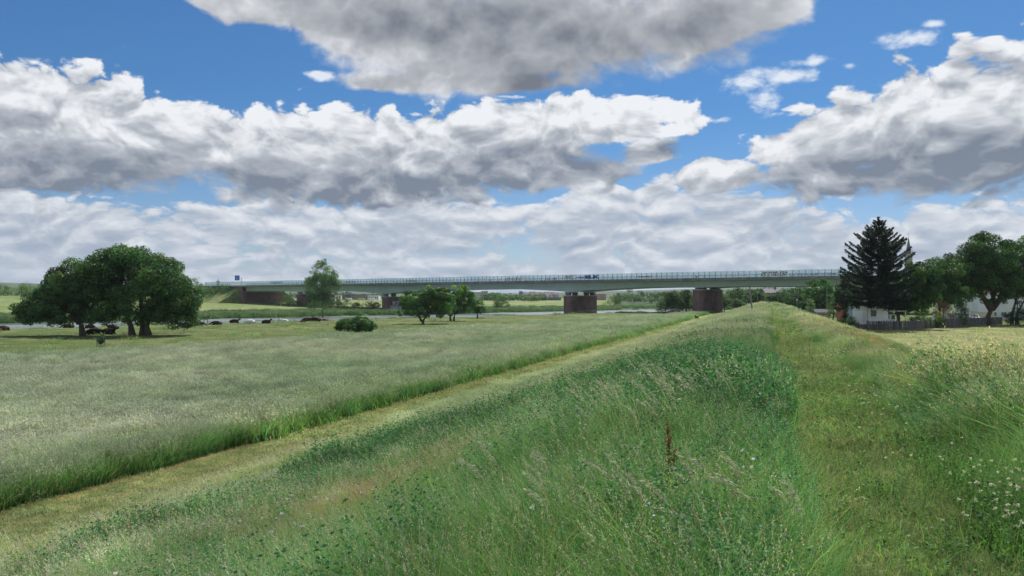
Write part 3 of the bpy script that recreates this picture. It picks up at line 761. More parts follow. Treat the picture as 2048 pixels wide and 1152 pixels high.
TXT = {'river_reeds': 'uneven reeds and rank growth along both river banks', 'dike_grass': 'mixed long grass and herbs growing over the dike', 'path_grass': 'short trampled grass along the crest path',
       'mown_strip_grass': 'short yellowish mown grass at the dike foot', 'meadow_grass': 'tall pale meadow grass with silvery seed heads',
       'pasture_grass': 'uneven grazed grass around the cattle', 'mown_field_grass': 'short mown grass in the field right of the dike'}
for nm, (P, vi, rot, scl, ti) in out.items():
    if P: scatter(nm, np.concatenate(P), np.concatenate(vi), np.concatenate(rot), np.concatenate(scl), np.concatenate(ti), GRASSC, TXT[nm])
# ---------------------------------------------------------------- trees and shrubs
def leaf_mat(name, trans=0.34, var=0.2, nscale=0.4, rough=0.55, spec=0.22):
    m, T = new_mat(name)
    c = T.new('ShaderNodeAttribute', attribute_type='GEOMETRY', attribute_name='gc').outputs['Color']
    n = T.noise(pos(T), nscale, 3, 0.6)
    c = T.vm('SCALE', c, scale=T.ramp(n, 0.3, 0.7, 1 - var, 1 + var, False))
    p = principled(T, c, rough, 0, spec)
    tr = T.new('ShaderNodeBsdfTranslucent'); T.put(tr.inputs[0], T.vm('MULTIPLY', c, (1.2, 1.3, 0.7)))
    mx = T.new('ShaderNodeMixShader'); mx.inputs[0].default_value = trans
    T.put(mx.inputs[1], p); T.put(mx.inputs[2], tr.outputs[0])
    return finish(m, T, mx.outputs[0])
M['leaf'] = leaf_mat('tree_leaves')
def bark_mat(name, col):
    m, T = new_mat(name)
    p = T.vm('MULTIPLY', pos(T), (1, 1, 0.25))
    n = T.noise(p, 9, 5, 0.7)
    return finish(m, T, principled(T, T.mix(T.ramp(n, 0.35, 0.65), c4(tuple(v * 0.6 for v in col)), c4(col)), 0.9, 0, 0.2, n, 0.8, 0.05))
M['bark'] = bark_mat('bark', (0.13, 0.105, 0.08)); M['bark_grey'] = bark_mat('grey_bark', (0.20, 0.19, 0.17))

def crown_mesh(name, lobes, nleaf, leaf, col, colv=0.25, npuff=60, puff=0.28, seed=1, asp=0.55, droop=0.0, inner=0.12, top=0.0):
    """lobes: ellipsoids (cx,cy,cz,rx,ry,rz). Sprays of leaves sit on many small puffs gathered near the lobes' surface."""
    R = np.random.default_rng(seed)
    lobes = np.array(lobes, float)
    vol = (lobes[:, 3] * lobes[:, 4] * lobes[:, 5]) ** (2 / 3); pr = vol / vol.sum()
    li = R.choice(len(lobes), npuff, p=pr)
    d = R.normal(0, 1, (npuff, 3)); d /= np.linalg.norm(d, axis=1, keepdims=True)
    rad = R.uniform(0.45, 1.0, npuff) ** 0.6
    scale = lobes[li, 3:6].min(1) * puff * R.uniform(0.6, 1.5, npuff)
    pc = lobes[li, :3] + d * (lobes[li, 3:6] - scale[:, None] * 0.42) * rad[:, None]
    w = scale ** 2 * (0.5 + rad); k = R.choice(npuff, nleaf, p=w / w.sum())
    e = R.normal(0, 1, (nleaf, 3)); e[:, 2] += 0.25; e /= np.linalg.norm(e, axis=1, keepdims=True)
    rr = np.where(R.random(nleaf) < inner, R.uniform(0.2, 0.8, nleaf), R.uniform(0.75, 1.12, nleaf))
    flat = np.array([1.0, 1.0, 0.75])
    P = pc[k] + e * (scale[k] * rr)[:, None] * flat
    P[:, 2] -= droop * scale[k] * R.uniform(0, 1, nleaf) ** 2
    a = np.cross(e, R.normal(0, 1, (nleaf, 3))) + R.normal(0, 0.4, (nleaf, 3)) + np.array([0, 0, -droop * 1.5])
    a /= np.linalg.norm(a, axis=1, keepdims=True)
    b = np.cross(a, e + R.normal(0, 0.5, (nleaf, 3))); b /= np.linalg.norm(b, axis=1, keepdims=True) + 1e-9
    s = leaf * R.uniform(0.5, 1.4, nleaf)[:, None]
    V = np.stack([P - a * s * 0.5, P + b * s * 0.5 * asp, P + a * s * 0.5, P - b * s * 0.5 * asp], 1).reshape(-1, 3)
    pf = R.normal(0, colv, npuff)[k] + R.normal(0, colv * 0.6, nleaf)
    hue = R.normal(0, colv * 0.4, npuff)[k]
    C = np.array(col)[None] * np.exp(pf)[:, None] * (1 + hue[:, None] * np.array([1.2, 0.3, -0.6])[None])
    C = np.clip(np.repeat(C * np.array([1.4, 1.5, 1.35])[None], 4, 0), 0.003, 0.9)
    me = np_mesh(name, V, np.arange(4 * nleaf).reshape(-1, 4), attrs={'gc': ('FLOAT_COLOR', 'POINT', np.concatenate([C, np.ones((len(C), 1))], 1))})
    me.materials.append(M['leaf'])
    return me, pc

def wood_mesh(name, stems, pc, rt, nlimb=14, seed=1, mat='bark', fork=0.45):
    """stems: list of point lists from the ground up; limbs run from them to the puffs"""
    R = random.Random(seed); mb = MB(); mb.smooth = True
    for st in stems:
        n = len(st); mb.tube(st, [rt * (1.35 if i == 0 else 1.0) * (1 - 0.6 * i / (n - 1)) for i in range(n)], 8)
    idx = list(range(len(pc))); R.shuffle(idx)
    for i in idx[:nlimb]:
        st = stems[R.randrange(len(stems))]; p = Vector(pc[i])
        st = min(stems, key=lambda q: (Vector(q[-1]) - p).length)
        f = R.uniform(fork, 0.95); j = f * (len(st) - 1); a = Vector(st[int(j)]).lerp(Vector(st[min(int(j) + 1, len(st) - 1)]), j - int(j))
        mid = a.lerp(p, 0.5) + Vector((R.uniform(-.3, .3), R.uniform(-.3, .3), R.uniform(0.0, 0.25) * (p - a).length * 0.5))
        r0 = rt * R.uniform(0.25, 0.45)
        mb.tube([a, mid, p], [r0, r0 * 0.6, r0 * 0.2], 5)
    return mb, pc

def tree(name, label, x, y, lobes, nleaf, leaf, col, stems, rt, group=None, cat='tree', npuff=60, puff=0.28, seed=1, mat='bark', nlimb=12, z=None, tname='trunk', **kw):
    z = hz(x, y) if z is None else z
    e = empty(name, (x, y, z), label, cat, group)
    me, pc = crown_mesh('crown' if cat == 'tree' else 'foliage', lobes, nleaf, leaf, col, npuff=npuff, puff=puff, seed=seed, **kw)
    link('crown' if cat == 'tree' else 'foliage', me, None, e)
    mb, _ = wood_mesh(tname, stems, pc, rt, nlimb, seed, mat)
    mb.build(tname, M[mat], e)
    return e
def copy_thing(root, loc, label=None, rz=0.0, s=(1, 1, 1), group=None):
    r = root.copy(); COL.objects.link(r); r.location = loc; r.rotation_euler = (0, 0, rz); r.scale = s
    if label: r['label'] = label
    if group: r['group'] = group
    for ch in list(root.children):
        c = ch.copy(); COL.objects.link(c); c.parent = r
        for g in ch.children:
            d = g.copy(); COL.objects.link(d); d.parent = c
    return r

def px_tree(name, label, px, base_py, top_py, w_px, Y=None, lobes=None, trunk_px=None, **kw):
    """single-crowned tree measured on the photograph: stands at column px, width and top in pixels"""
    if Y is None: X, Y, z = hit(px, base_py)
    else: X = at(px, Y); z = hz(X, Y)
    top = up_(top_py, Y) - z; w = w_px / F * Y
    return X, Y, z, top, w

WILLOW = (0.050, 0.095, 0.032)
# --- the two old willows on the left
X, Y, z = hit(262, 671)
m_ = Y / F                                   # metres per pixel there
def L(px, py, rx, ry, rz=None, dy=0.0): return (at(px, Y) - X, dy, up_(py, Y) - z, rx * m_, (rz or rx) * m_, ry * m_)
lob = [L(262, 545, 70, 54, 62), L(205, 545, 48, 45, 50), L(320, 560, 52, 50, 55), L(352, 600, 42, 44, 50), L(285, 600, 60, 46, 70), L(215, 600, 40, 45, 60), L(250, 515, 45, 26, 40), L(370, 632, 26, 26, 30), L(310, 636, 34, 22, 40), L(345, 630, 34, 30, 40), L(240, 628, 40, 26, 50), L(205, 632, 30, 22, 40), L(330, 552, 46, 44, 50), L(365, 590, 36, 40, 46)]
s3 = [[(0.2, 0, -0.2), (-0.1, 0.1, 1.5), (-1.2, 0.3, 4.0), (-2.6, 0.5, 7)], [(1.5, 0.4, -0.2), (1.5, 0.4, 1.6), (1.2, 0.5, 4.5), (1.4, 0, 8)],
      [(2.6, -0.1, -0.2), (2.3, 0, 1.4), (3.2, 0.2, 4), (5, 0.5, 6.5)]]
tree('willow_tree', 'largest dark round willow with three leaning trunks above resting cattle', X, Y, lob, 92000, 0.36, WILLOW, s3, 0.42, npuff=340, puff=0.33, seed=3, droop=0.25, asp=0.4, nlimb=30, colv=0.30)
X, Y, z = hit(166, 671)
lob = [L(150, 560, 50, 46, 50), L(110, 580, 40, 42, 45), L(70, 622, 40, 28, 40), L(125, 620, 55, 34, 60), L(45, 632, 24, 18, 26), L(180, 600, 36, 50, 50), L(95, 600, 36, 36, 45), L(178, 628, 36, 26, 40), L(135, 628, 44, 22, 50), L(190, 575, 40, 46, 50)]
s1 = [[(0, 0, -0.2), (-0.25, 0, 1.5), (-0.9, 0.2, 3.2), (-1.4, 0.2, 6.5)], [(-0.5, 0.1, 1.9), (-2.0, 0.2, 3.6), (-5.2, 0.4, 4.2)]]
tree('willow_tree', 'wide low willow with one trunk, left of and merging with the largest willow', X, Y, lob, 62000, 0.36, (0.055, 0.10, 0.038), s1, 0.40, npuff=240, puff=0.33, seed=5, droop=0.25, asp=0.4, nlimb=22, colv=0.30)

# --- slender poplar by the cattle
X, Y, z = hit(645, 641); m_ = Y / F
lob = [L(650, 545, 27, 26), L(640, 575, 36, 30), L(662, 575, 24, 30), L(640, 610, 26, 24), L(655, 600, 26, 22), L(628, 560, 18, 20), L(668, 555, 14, 18), L(645, 528, 16, 11)]
tree('poplar_tree', 'slender airy grey green tree standing beside the cattle in front of the bridge', X, Y, lob, 24000, 0.44, (0.085, 0.14, 0.055), [[(0, 0, -0.2), (0.1, 0, 3), (0.2, 0, 8), (0.4, 0, 14)]], 0.30, npuff=120, puff=0.30, seed=8, mat='bark_grey', nlimb=24, colv=0.3, inner=0.3)

# --- rounded bush in the meadow
X, Y, z = hit(712, 664); m_ = Y / F
lob = [L(690, 652, 22, 13, 18), L(718, 648, 26, 15, 20), L(738, 652, 17, 11, 16), L(708, 641, 14, 7, 10), L(676, 657, 10, 6, 10), L(712, 656, 42, 10, 26), L(700, 648, 26, 12, 20), L(728, 646, 20, 11, 18)]
tree('meadow_bush', 'low rounded dark green bush in the pasture left of the orchard trees', X, Y, lob, 20000, 0.22, (0.05, 0.10, 0.03), [[(0, 0, -0.1), (0.1, 0, 0.5), (0.2, 0, 1.1)], [(0.8, 0, -0.1), (1.2, 0, 0.6), (1.7, 0.1, 1.0)]], 0.05, cat='bush', npuff=170, puff=0.5, seed=9, colv=0.3, nlimb=6, tname='stem')

# --- three orchard trees
ORCH = (0.080, 0.145, 0.045)
X, Y, z = hit(845, 648); m_ = Y / F
lob = [L(832, 602, 36, 24, 32), L(868, 600, 38, 27, 32), L(815, 615, 24, 20, 24), L(850, 620, 48, 19, 36), L(885, 616, 28, 20, 28), L(806, 624, 14, 12, 16), L(862, 586, 28, 16, 24), L(845, 590, 32, 18, 28), L(882, 600, 26, 26, 26)]
tree('orchard_tree', 'nearest orchard tree with a forked leaning trunk and broad crown', X, Y, lob, 32000, 0.30, ORCH, [[(0, 0, -0.2), (0.3, 0, 1.0), (1.2, 0.1, 2.2), (2.4, 0.2, 3.4)], [(-0.1, 0, 0.5), (-0.8, 0, 1.6), (-1.8, 0.1, 2.8)]], 0.24, npuff=130, puff=0.30, seed=12, nlimb=14, colv=0.3)
X, Y, z = hit(904, 642); m_ = Y / F
lob = [L(892, 598, 38, 27, 30), L(928, 597, 26, 26, 26), L(905, 618, 46, 16, 34), L(936, 612, 18, 20, 20), L(878, 596, 30, 24, 26), L(925, 584, 24, 15, 20), L(905, 590, 34, 20, 26), L(934, 602, 20, 24, 20)]
tree('orchard_tree', 'middle orchard tree with two trunks rising in a narrow V', X, Y, lob, 28000, 0.32, (0.085, 0.155, 0.045), [[(-0.3, 0, -0.2), (-0.5, 0, 1.4), (-1.6, 0, 3.2)], [(0.4, 0, -0.2), (0.6, 0, 1.4), (1.5, 0.2, 3.0)]], 0.24, npuff=120, puff=0.30, seed=13, nlimb=14, colv=0.3)
X, Y, z = hit(955, 637); m_ = Y / F
lob = [L(955, 612, 17, 15, 15), L(962, 620, 14, 9, 14), L(948, 620, 12, 9, 12)]
tree('orchard_tree', 'smallest orchard tree at the right end of the three', X, Y, lob, 5000, 0.28, (0.07, 0.125, 0.045), [[(0, 0, -0.2), (0.0, 0, 1.4), (0.3, 0, 3.2)]], 0.20, npuff=50, puff=0.34, seed=14, nlimb=8)

# --- shrubs along the far bank
def shrub(px, py, top, w, label, Y=None, col=(0.06, 0.105, 0.035), n=1500, name='river_bush', seed=1, group=None, cat='bush', leaf=0.4, base=None, k=1.0):
    if Y is None: X, Y, z = hit(px, py)
    else: X = at(px, Y); z = hz(X, Y)
    m = Y / F; h = (up_(top, Y) - z); rx = w / 2 * m
    lo = [(0, 0, h * 0.55, rx * 0.80, rx * 0.75, h * 0.45), (-rx * 0.48, 0, h * 0.36, rx * 0.55, rx * 0.6, h * 0.36), (rx * 0.45, 0.2, h * 0.40, rx * 0.57, rx * 0.6, h * 0.40),
          (-rx * 0.15, -0.2, h * 0.22, rx * 0.85, rx * 0.7, h * 0.22), (rx * 0.2, 0, h * 0.72, rx * 0.5, rx * 0.5, h * 0.26)]
    return tree(name, label, X, Y, lo, int(n), leaf, col, [[(0, 0, -0.2), (0.05 * rx, 0, h * 0.3), (0.1 * rx, 0, h * 0.75)]], max(0.06, h * 0.025), cat=cat, group=group, npuff=60, puff=0.42, seed=seed, z=z, nlimb=5, tname='trunk' if cat == 'tree' else 'stem')
shrub(1003, 619, 594, 36, 'round dark shrub on the far river bank between two bridge piers', n=3500, seed=21)
shrub(1229, 612, 588, 34, 'round dark green tree on the far bank right of the middle pier', n=3500, name='bank_tree', cat='tree', seed=22, col=(0.05, 0.10, 0.03))
shrub(1208, 614, 603, 12, 'small sapling on the far bank just right of the middle pier', n=300, name='bank_sapling', seed=23, leaf=0.35)
for i, (px, w, tp) in enumerate([(692, 26, 596), (712, 22, 601), (735, 28, 600), (752, 20, 602), (676, 20, 598), (580, 18, 600), (596, 20, 599)]):
    shrub(px, 608 + i % 3, tp, w, ['dark low bush at the foot of the leftmost river pier', 'low hedge bush between the two left piers', 'rounded hedge bush nearest the graffiti covered pier', 'small bush touching the graffiti covered pier',
          'bush behind the slender poplar', 'small bush just right of the abutment', 'bush in front of the far left pier'][i], Y=345 + 6 * i, n=900, seed=30 + i, col=(0.035, 0.065, 0.028))
# trees by the left end of the bridge
for i, (px, w, tp, bs, Yd) in enumerate([(392, 30, 552, 592, 420), (410, 44, 568, 600, 425), (436, 40, 565, 602, 422), (455, 34, 569, 602, 418), (372, 40, 562, 604, 415), (350, 40, 566, 604, 430)]):
    shrub(px, bs, tp, w, ['taller round tree rising right behind the large willow', 'bright bush on the embankment just right of the tall round tree', 'largest bush on the embankment left of the abutment',
          'bush touching the brick abutment wall', 'bush half hidden by the right edge of the large willow', 'bush hidden behind the large willow'][i], Y=Yd, n=2600, seed=40 + i, name='embankment_tree' if i == 0 else 'embankment_bush', cat='tree' if i == 0 else 'bush', col=(0.075, 0.14, 0.04), leaf=0.5)
# hedge trees at the far left
for i, (px, w, tp, Yd) in enumerate([(-30, 60, 566, 520), (15, 44, 572, 510), (42, 40, 566, 500), (68, 40, 569, 505), (100, 50, 568, 510), (0, 40, 560, 700), (50, 46, 559, 720), (80, 30, 563, 700)]):
    shrub(px, 590, tp, w, ['pale tree at the very left edge in the hedge row', 'short rounded tree in the hedge row near the left edge', 'tallest pale tree in the hedge row left of the willows', 'hedge row tree touching the outline of the left willow', 'hedge tree mostly hidden behind the left willow', 'dark distant tree above the left end of the hedge row', 'dark distant tree behind the tallest pale hedge tree', 'dark distant tree just left of the willow outline'][i], Y=Yd, n=2000, seed=50 + i, name='hedge_tree', cat='tree', col=(0.10, 0.16, 0.05) if i < 5 else (0.05, 0.085, 0.04), leaf=0.6, group='hedge trees beyond the pale field')

# --- woods under and beyond the right part of the bridge: each tree its own crown
WOOD = []
def wood_label(name, px, tp, col, Yd):
    tone = 'dark' if sum(col) < 0.16 else 'mid green' if sum(col) < 0.225 else 'pale'
    if name == 'belt_tree':
        return '%s hazy tree under the main span, %s, %s row' % (tone, 'behind the orchard trees' if px < 990 else 'by the far bank shrub' if px < 1018 else 'before the blue hills' if px < 1055 else 'near the blue halls', 'nearer' if Yd < 720 else 'farther')
    if name == 'skyline_tree':
        return '%s skyline tree %s' % ('low' if tp > 583 else 'taller', 'above the embankment bushes' if px < 460 else 'behind the left abutment' if px < 520 else 'behind the first left span' if px < 600 else
               'behind the slender tree' if px < 680 else 'above the long grey hall' if px < 735 else 'behind the white hall' if px < 765 else 'behind the orchard trees')
    if name == 'hillside_tree':
        return '%s tree on the far bank %s, %s' % (tone, 'beside the pink block' if px < 1270 else 'midway from pink block to dark willow' if px < 1330 else 'behind the dark willow', 'front row' if Yd < 650 else 'upper rows' if Yd > 750 else 'second row')
    return '%s crown in the wood beyond the bridge, %s' % (tone, 'left of the fourth pier' if px < 1385 else 'just right of the fourth pier' if px < 1465 else 'near the leaning pole' if px < 1530 else 'right of the crest path end' if px < 1600 else 'left of the spruce')
def wood(px, tp, w, Yd, col, n=1700, leaf=0.6, name='wood_tree', label=None, group='dark trees of the wood beyond the bridge'):
    i = len(WOOD)
    WOOD.append(shrub(px, 0, tp, w, label or wood_label(name, px, tp, col, Yd), Y=Yd, n=n, seed=100 + i, name=name, cat='tree', col=col, leaf=leaf, group=None if label else group))
DK = (0.035, 0.068, 0.025); MD = (0.055, 0.10, 0.035); BL = (0.075, 0.12, 0.055)
wood(1343, 579, 44, 300, DK, 4200, 0.5, label='dark willow with pale vehicle below it, left of the fourth pier')
wood(1372, 578, 40, 305, DK, 4000, 0.5, label='dark tree touching the left side of the fourth pier')
wood(1448, 588, 44, 300, MD, 3600, 0.5, label='rounded light green bush tree right of the fourth pier')
wood(1474, 598, 30, 290, BL, 2600, 0.45, label='small pale green shrub in front of the wood, right of the fourth pier')
for i, (px, tp, w, Yd) in enumerate([(1400, 577, 50, 345), (1425, 575, 50, 350), (1480, 573, 60, 340), (1510, 575, 50, 320), (1515, 583, 26, 300), (1540, 573, 56, 345), (1570, 572, 56, 330),
        (1600, 568, 60, 320), (1590, 590, 50, 270), (1552, 588, 44, 300), (1625, 585, 44, 262), (1650, 590, 40, 255), (1412, 582, 60, 380), (1460, 578, 60, 385), (1500, 577, 64, 380), (1530, 578, 60, 390), (1562, 576, 60, 380), (1590, 575, 60, 385), (1620, 574, 60, 380), (1655, 572, 60, 380), (1690, 572, 60, 370), (1365, 585, 50, 370), (1330, 589, 40, 380)]):
    wood(px, tp, w, Yd, [DK, MD, DK, MD, BL, DK][i % 6], 2800, 0.62)
for i in range(22):                                   # hillside trees on the far bank, right of the middle pier
    px = 1238 + i * 7.5 + RNG.uniform(-4, 4); Yd = 620 + (i % 4) * 70
    wood(px, 583 + (i % 3) * 4 - (i % 4) * 2 + RNG.uniform(-2, 2), 24 + (i % 3) * 6, Yd, [(0.06, 0.10, 0.055), (0.08, 0.125, 0.065), (0.10, 0.15, 0.07)][i % 3], 700, 1.1,
         name='hillside_tree', group='trees on the far bank right of the middle pier')
for i in range(26):                                   # tree belt seen under the main span
    px = 975 + (i % 13) * 9 + RNG.uniform(-4, 4); Yd = 640 + (i // 13) * 160 + RNG.uniform(-30, 30)
    wood(px, 586 + RNG.uniform(-4, 5) + (4 if px > 1030 else 0), 22 + RNG.uniform(0, 10), Yd, [(0.06, 0.11, 0.055), (0.09, 0.14, 0.06)][i % 2], 600, 1.1, name='belt_tree', group='trees in the belt under the main span')
for i in range(26):
    px = 395 + i * 15; Yd = 900 + (i % 5) * 60
    wood(px, 583 + RNG.uniform(-3, 4) - (8 if px < 460 else 0), 26, Yd, (0.06, 0.095, 0.06), 350, 1.6, name='skyline_tree', group='trees along the distant skyline behind the left spans')

# --- trees of the gardens on the right
def spruce(label, px, py, top_py, half_px, Y):
    X = at(px, Y); z = hz(X, Y); H = up_(top_py, Y) - z; Rm = half_px / F * Y
    e = empty('spruce_tree', (X, Y, z), label, 'tree')
    R = np.random.default_rng(77)
    tb = MB(); tb.smooth = True
    tb.tube([(0, 0, -0.2), (0.02, 0, H * 0.25), (0, 0.03, H * 0.6), (0, 0, H * 0.98)], [0.34, 0.27, 0.15, 0.03], 9)
    tb.build('trunk', M['bark'], e)
    br = MB(); pts = []; tans = []; drp = []
    h = 4.4
    while h < H - 0.3:
        f = (h - 4.4) / (H - 4.4)
        Lb = Rm * np.interp(f, [0, 0.12, 0.26, 0.42, 0.60, 0.78, 0.90, 1.0], [0.80, 0.98, 1.0, 0.84, 0.62, 0.38, 0.18, 0.03])
        nb = 7 if f < 0.8 else 5
        a0 = R.uniform(0, 6.28)
        for b in range(nb):
            a = a0 + b * 6.283 / nb + R.normal(0, 0.25); l = Lb * R.uniform(0.70, 1.12)
            rise = np.interp(f, [0, 0.2, 0.5, 1], [-0.02, 0.18, 0.50, 0.75]) + R.normal(0, 0.06)
            P = []
            for k in range(6):
                u = k / 5
                P.append(np.array([math.cos(a) * l * u, math.sin(a) * l * u, h + l * (rise * u - 0.12 * math.sin(u * 3.1))]))
            br.tube(P, [0.06 * (1 - 0.85 * k / 5) * (1.2 - f) + 0.01 for k in range(6)], 4, False)
            nl = int(135 * l)
            u = R.uniform(0.10, 1.0, nl) ** 0.75; seg = np.minimum((u * 5).astype(int), 4); fr = u * 5 - seg
            PP = np.array(P); c = PP[seg] * (1 - fr)[:, None] + PP[seg + 1] * fr[:, None]
            sid = np.array([-math.sin(a), math.cos(a), 0.0]); out_ = np.array([math.cos(a), math.sin(a), rise])
            wsp = (0.10 + 0.36 * (1 - u)) * min(1, l / 2.5) * 1.0
            off = R.normal(0, 1, nl) * wsp
            hang = -np.abs(R.normal(0, 1, nl)) * (0.10 + 0.18 * (1 - f)) - np.abs(off) * 0.25
            c = c + sid[None] * off[:, None] + np.array([0, 0, 1.0])[None] * hang[:, None]
            pts.append(c); tans.append(out_[None] * 0.7 + sid[None] * np.sign(off)[:, None] * 0.5 + np.array([0, 0, -0.5])[None] + R.normal(0, 0.25, (nl, 3)))
        h += np.interp(f, [0, 1], [0.62, 0.42])
    # leader shoots at the top
    c = np.stack([R.normal(0, 0.12, 300), R.normal(0, 0.12, 300), R.uniform(H - 1.6, H + 0.15, 300)], 1); pts.append(c); tans.append(np.tile([0, 0, 1.0], (300, 1)) + R.normal(0, 0.4, (300, 3)))
    P = np.concatenate(pts); a = np.concatenate(tans); n = len(P)
    a /= np.linalg.norm(a, axis=1, keepdims=True); b = np.cross(a, R.normal(0, 1, (n, 3))); b /= np.linalg.norm(b, axis=1, keepdims=True)
    s = 0.27 * R.uniform(0.6, 1.4, n)[:, None]
    V = np.stack([P - a * s * 0.5, P + b * s * 0.17, P + a * s * 0.5, P - b * s * 0.17], 1).reshape(-1, 3)
    C = np.array([0.020, 0.042, 0.026])[None] * np.exp(R.normal(0, 0.3, n))[:, None]; C = np.repeat(C, 4, 0)
    me = np_mesh('needles', V, np.arange(4 * n).reshape(-1, 4), attrs={'gc': ('FLOAT_COLOR', 'POINT', np.concatenate([C, np.ones((len(C), 1))], 1))})
    me.materials.append(M['leaf']); link('needles', me, None, e)
    br.build('branches', M['bark'], e)['kind'] = 'stuff'
    return e
spruce('tall dark spruce with rising branches standing over the white cabin', 1757, 650, 436, 80, 117.2)

GARD = (0.040, 0.082, 0.024)
def gtree(label, px, Yd, lobes_px, n, leaf, col, stems, rt, seed, name='garden_tree', npuff=150, puff=0.28, **kw):
    X = at(px, Yd); z = hz(X, Yd); m = Yd / F
    lo = [(at(a, Yd) - X, 0.0, up_(b, Yd) - z, rx * m, rx * m * 0.95, ry * m) for a, b, rx, ry in lobes_px]
    return tree(name, label, X, Yd, lo, n, leaf, col, stems, rt, npuff=npuff, puff=puff, seed=seed, z=z, **kw)
gtree('dense dark tree directly right of the spruce behind the cabin', 1797, 119.5, [(1800, 590, 40, 34), (1825, 560, 36, 38), (1848, 548, 30, 32), (1860, 580, 30, 32), (1790, 560, 34, 40), (1815, 610, 34, 24), (1840, 600, 34, 30), (1865, 548, 26, 30), (1855, 575, 36, 36)], 34000, 0.28, (0.040, 0.085, 0.024),
      [[(0, 0, -0.2), (0.05, 0, 2.2), (0.6, 0, 4.5), (1.5, 0, 7)], [(0.0, 0, 1.6), (-0.7, 0, 4), (-1.2, 0, 6)]], 0.24, 61, nlimb=16, colv=0.28)
gtree('broad tree filling the gap between the spruce group and the great leaning tree', 1880, 131, [(1870, 560, 44, 44), (1895, 585, 36, 34), (1850, 590, 36, 34), (1900, 548, 30, 32), (1885, 560, 34, 34), (1910, 590, 30, 28)], 30000, 0.30, (0.035, 0.075, 0.022),
      [[(0, 0, -0.2), (0, 0, 2.5), (-0.3, 0, 5), (0, 0, 8)]], 0.25, 62, nlimb=14, colv=0.28)
gtree('great dark tree with a thick leaning trunk in front of the white house', 1972, 137, [(1950, 530, 60, 48), (1985, 505, 52, 42), (1925, 555, 46, 42), (1990, 560, 60, 40), (1905, 540, 26, 34), (1955, 592, 52, 24), (2010, 540, 50, 50), (1900, 585, 34, 26), (1930, 600, 34, 16), (1990, 590, 34, 20)], 64000, 0.34, GARD,
      [[(0, 0, -0.2), (0.5, 0, 1.8), (1.2, 0, 3.4), (1.8, 0, 7)], [(1.0, 0, 3.0), (-0.8, 0, 5.4), (-2.6, 0, 7.5)], [(1.0, 0, 3.0), (3.2, 0, 5.4), (4.6, 0, 8)]], 0.50, 63, npuff=240, nlimb=26, colv=0.28)
gtree('dark tree at the far right with a split trunk before the white house', 2030, 139, [(2050, 520, 60, 44), (2090, 500, 60, 50), (2040, 570, 50, 36), (2080, 560, 56, 40), (2020, 595, 30, 18)], 38000, 0.34, (0.045, 0.09, 0.025),
      [[(-0.6, 0, -0.2), (-0.5, 0, 2.0), (0.4, 0, 5.4), (2, 0, 8)], [(0.5, 0, -0.2), (0.4, 0, 2.0), (2.2, 0, 5.4)]], 0.28, 64, npuff=150, nlimb=18, colv=0.28)
gtree('round bright topped tree in front of the bridge, left of the spruce', 1640, 196, [(1640, 575, 30, 20), (1625, 590, 22, 18), (1655, 592, 22, 18), (1640, 600, 36, 12)], 9000, 0.36, (0.055, 0.12, 0.03),
      [[(0, 0, -0.2), (0, 0, 2.5), (0.3, 0, 5)]], 0.25, 65, npuff=80, nlimb=10)
gtree('dark tree behind the left side of the spruce', 1690, 150, [(1690, 590, 24, 30), (1700, 565, 20, 20), (1680, 610, 18, 16)], 9000, 0.28, (0.022, 0.045, 0.018), [[(0, 0, -0.2), (0, 0, 2.5), (0.2, 0, 5)]], 0.2, 66, npuff=70, nlimb=8)
gtree('very dark tree just behind the white cabin', 1735, 128, [(1730, 600, 30, 34), (1755, 590, 30, 34), (1715, 615, 18, 20)], 12000, 0.24, (0.022, 0.045, 0.018), [[(0, 0, -0.2), (0, 0, 2.5), (0.2, 0, 5)]], 0.2, 67, npuff=80, nlimb=8)

def gbush(label, px, bpy_, tpy, w, Yd, col, n=2500, leaf=0.14, seed=1, name='garden_bush', asp=0.5):
    return shrub(px, bpy_, tpy, w, label, Y=Yd, col=col, n=n, name=name, seed=seed, leaf=leaf)
gbush('bronze red feathery bush behind the fence', 1885, 640, 601, 44, 128, (0.20, 0.105, 0.085), 5200, 0.12, 81)
gbush('bright yellow rounded bush behind the fence', 1878, 645, 621, 17, 124, (0.42, 0.36, 0.03), 1600, 0.10, 82)
gbush('green bush below the yellow one', 1880, 650, 629, 32, 123, (0.04, 0.085, 0.03), 2600, 0.12, 83)
gbush('grey green small tree right of the bronze bush', 1921, 645, 604, 44, 131, (0.07, 0.115, 0.055), 5200, 0.14, 84)
gbush('pale leaved shrub between cabin porch and yellow bush', 1846, 650, 608, 26, 126, (0.12, 0.18, 0.09), 2600, 0.12, 85)
gbush('dark bush left of the pale leaved shrub', 1832, 650, 622, 26, 124, (0.02, 0.04, 0.018), 2600, 0.12, 86)
gbush('trimmed low dark hedge bush right of the cabin porch', 1825, 656, 634, 24, 120, (0.02, 0.045, 0.015), 1800, 0.10, 87)
gbush('small green bush at the end of the fence gap', 1848, 656, 634, 22, 121, (0.05, 0.09, 0.04), 1800, 0.10, 88)
gbush('low grey leaved plant behind the fence centre', 1862, 652, 632, 18, 122, (0.08, 0.115, 0.07), 1500, 0.10, 89)
gbush('dark cone shaped shrub left of the white cabin', 1690, 660, 618, 18, 125, (0.012, 0.028, 0.018), 3500, 0.12, 90)
gbush('bright green bush beside the dark cone shrub', 1702, 652, 628, 24, 119, (0.07, 0.12, 0.025), 2600, 0.11, 91)
gbush('dark bush against the left wall of the cabin', 1716, 655, 612, 18, 121, (0.02, 0.045, 0.018), 3200, 0.11, 92)
gbush('low hedge bush at the left end of the fence', 1683, 652, 636, 22, 117, (0.045, 0.085, 0.025), 1600, 0.10, 93)
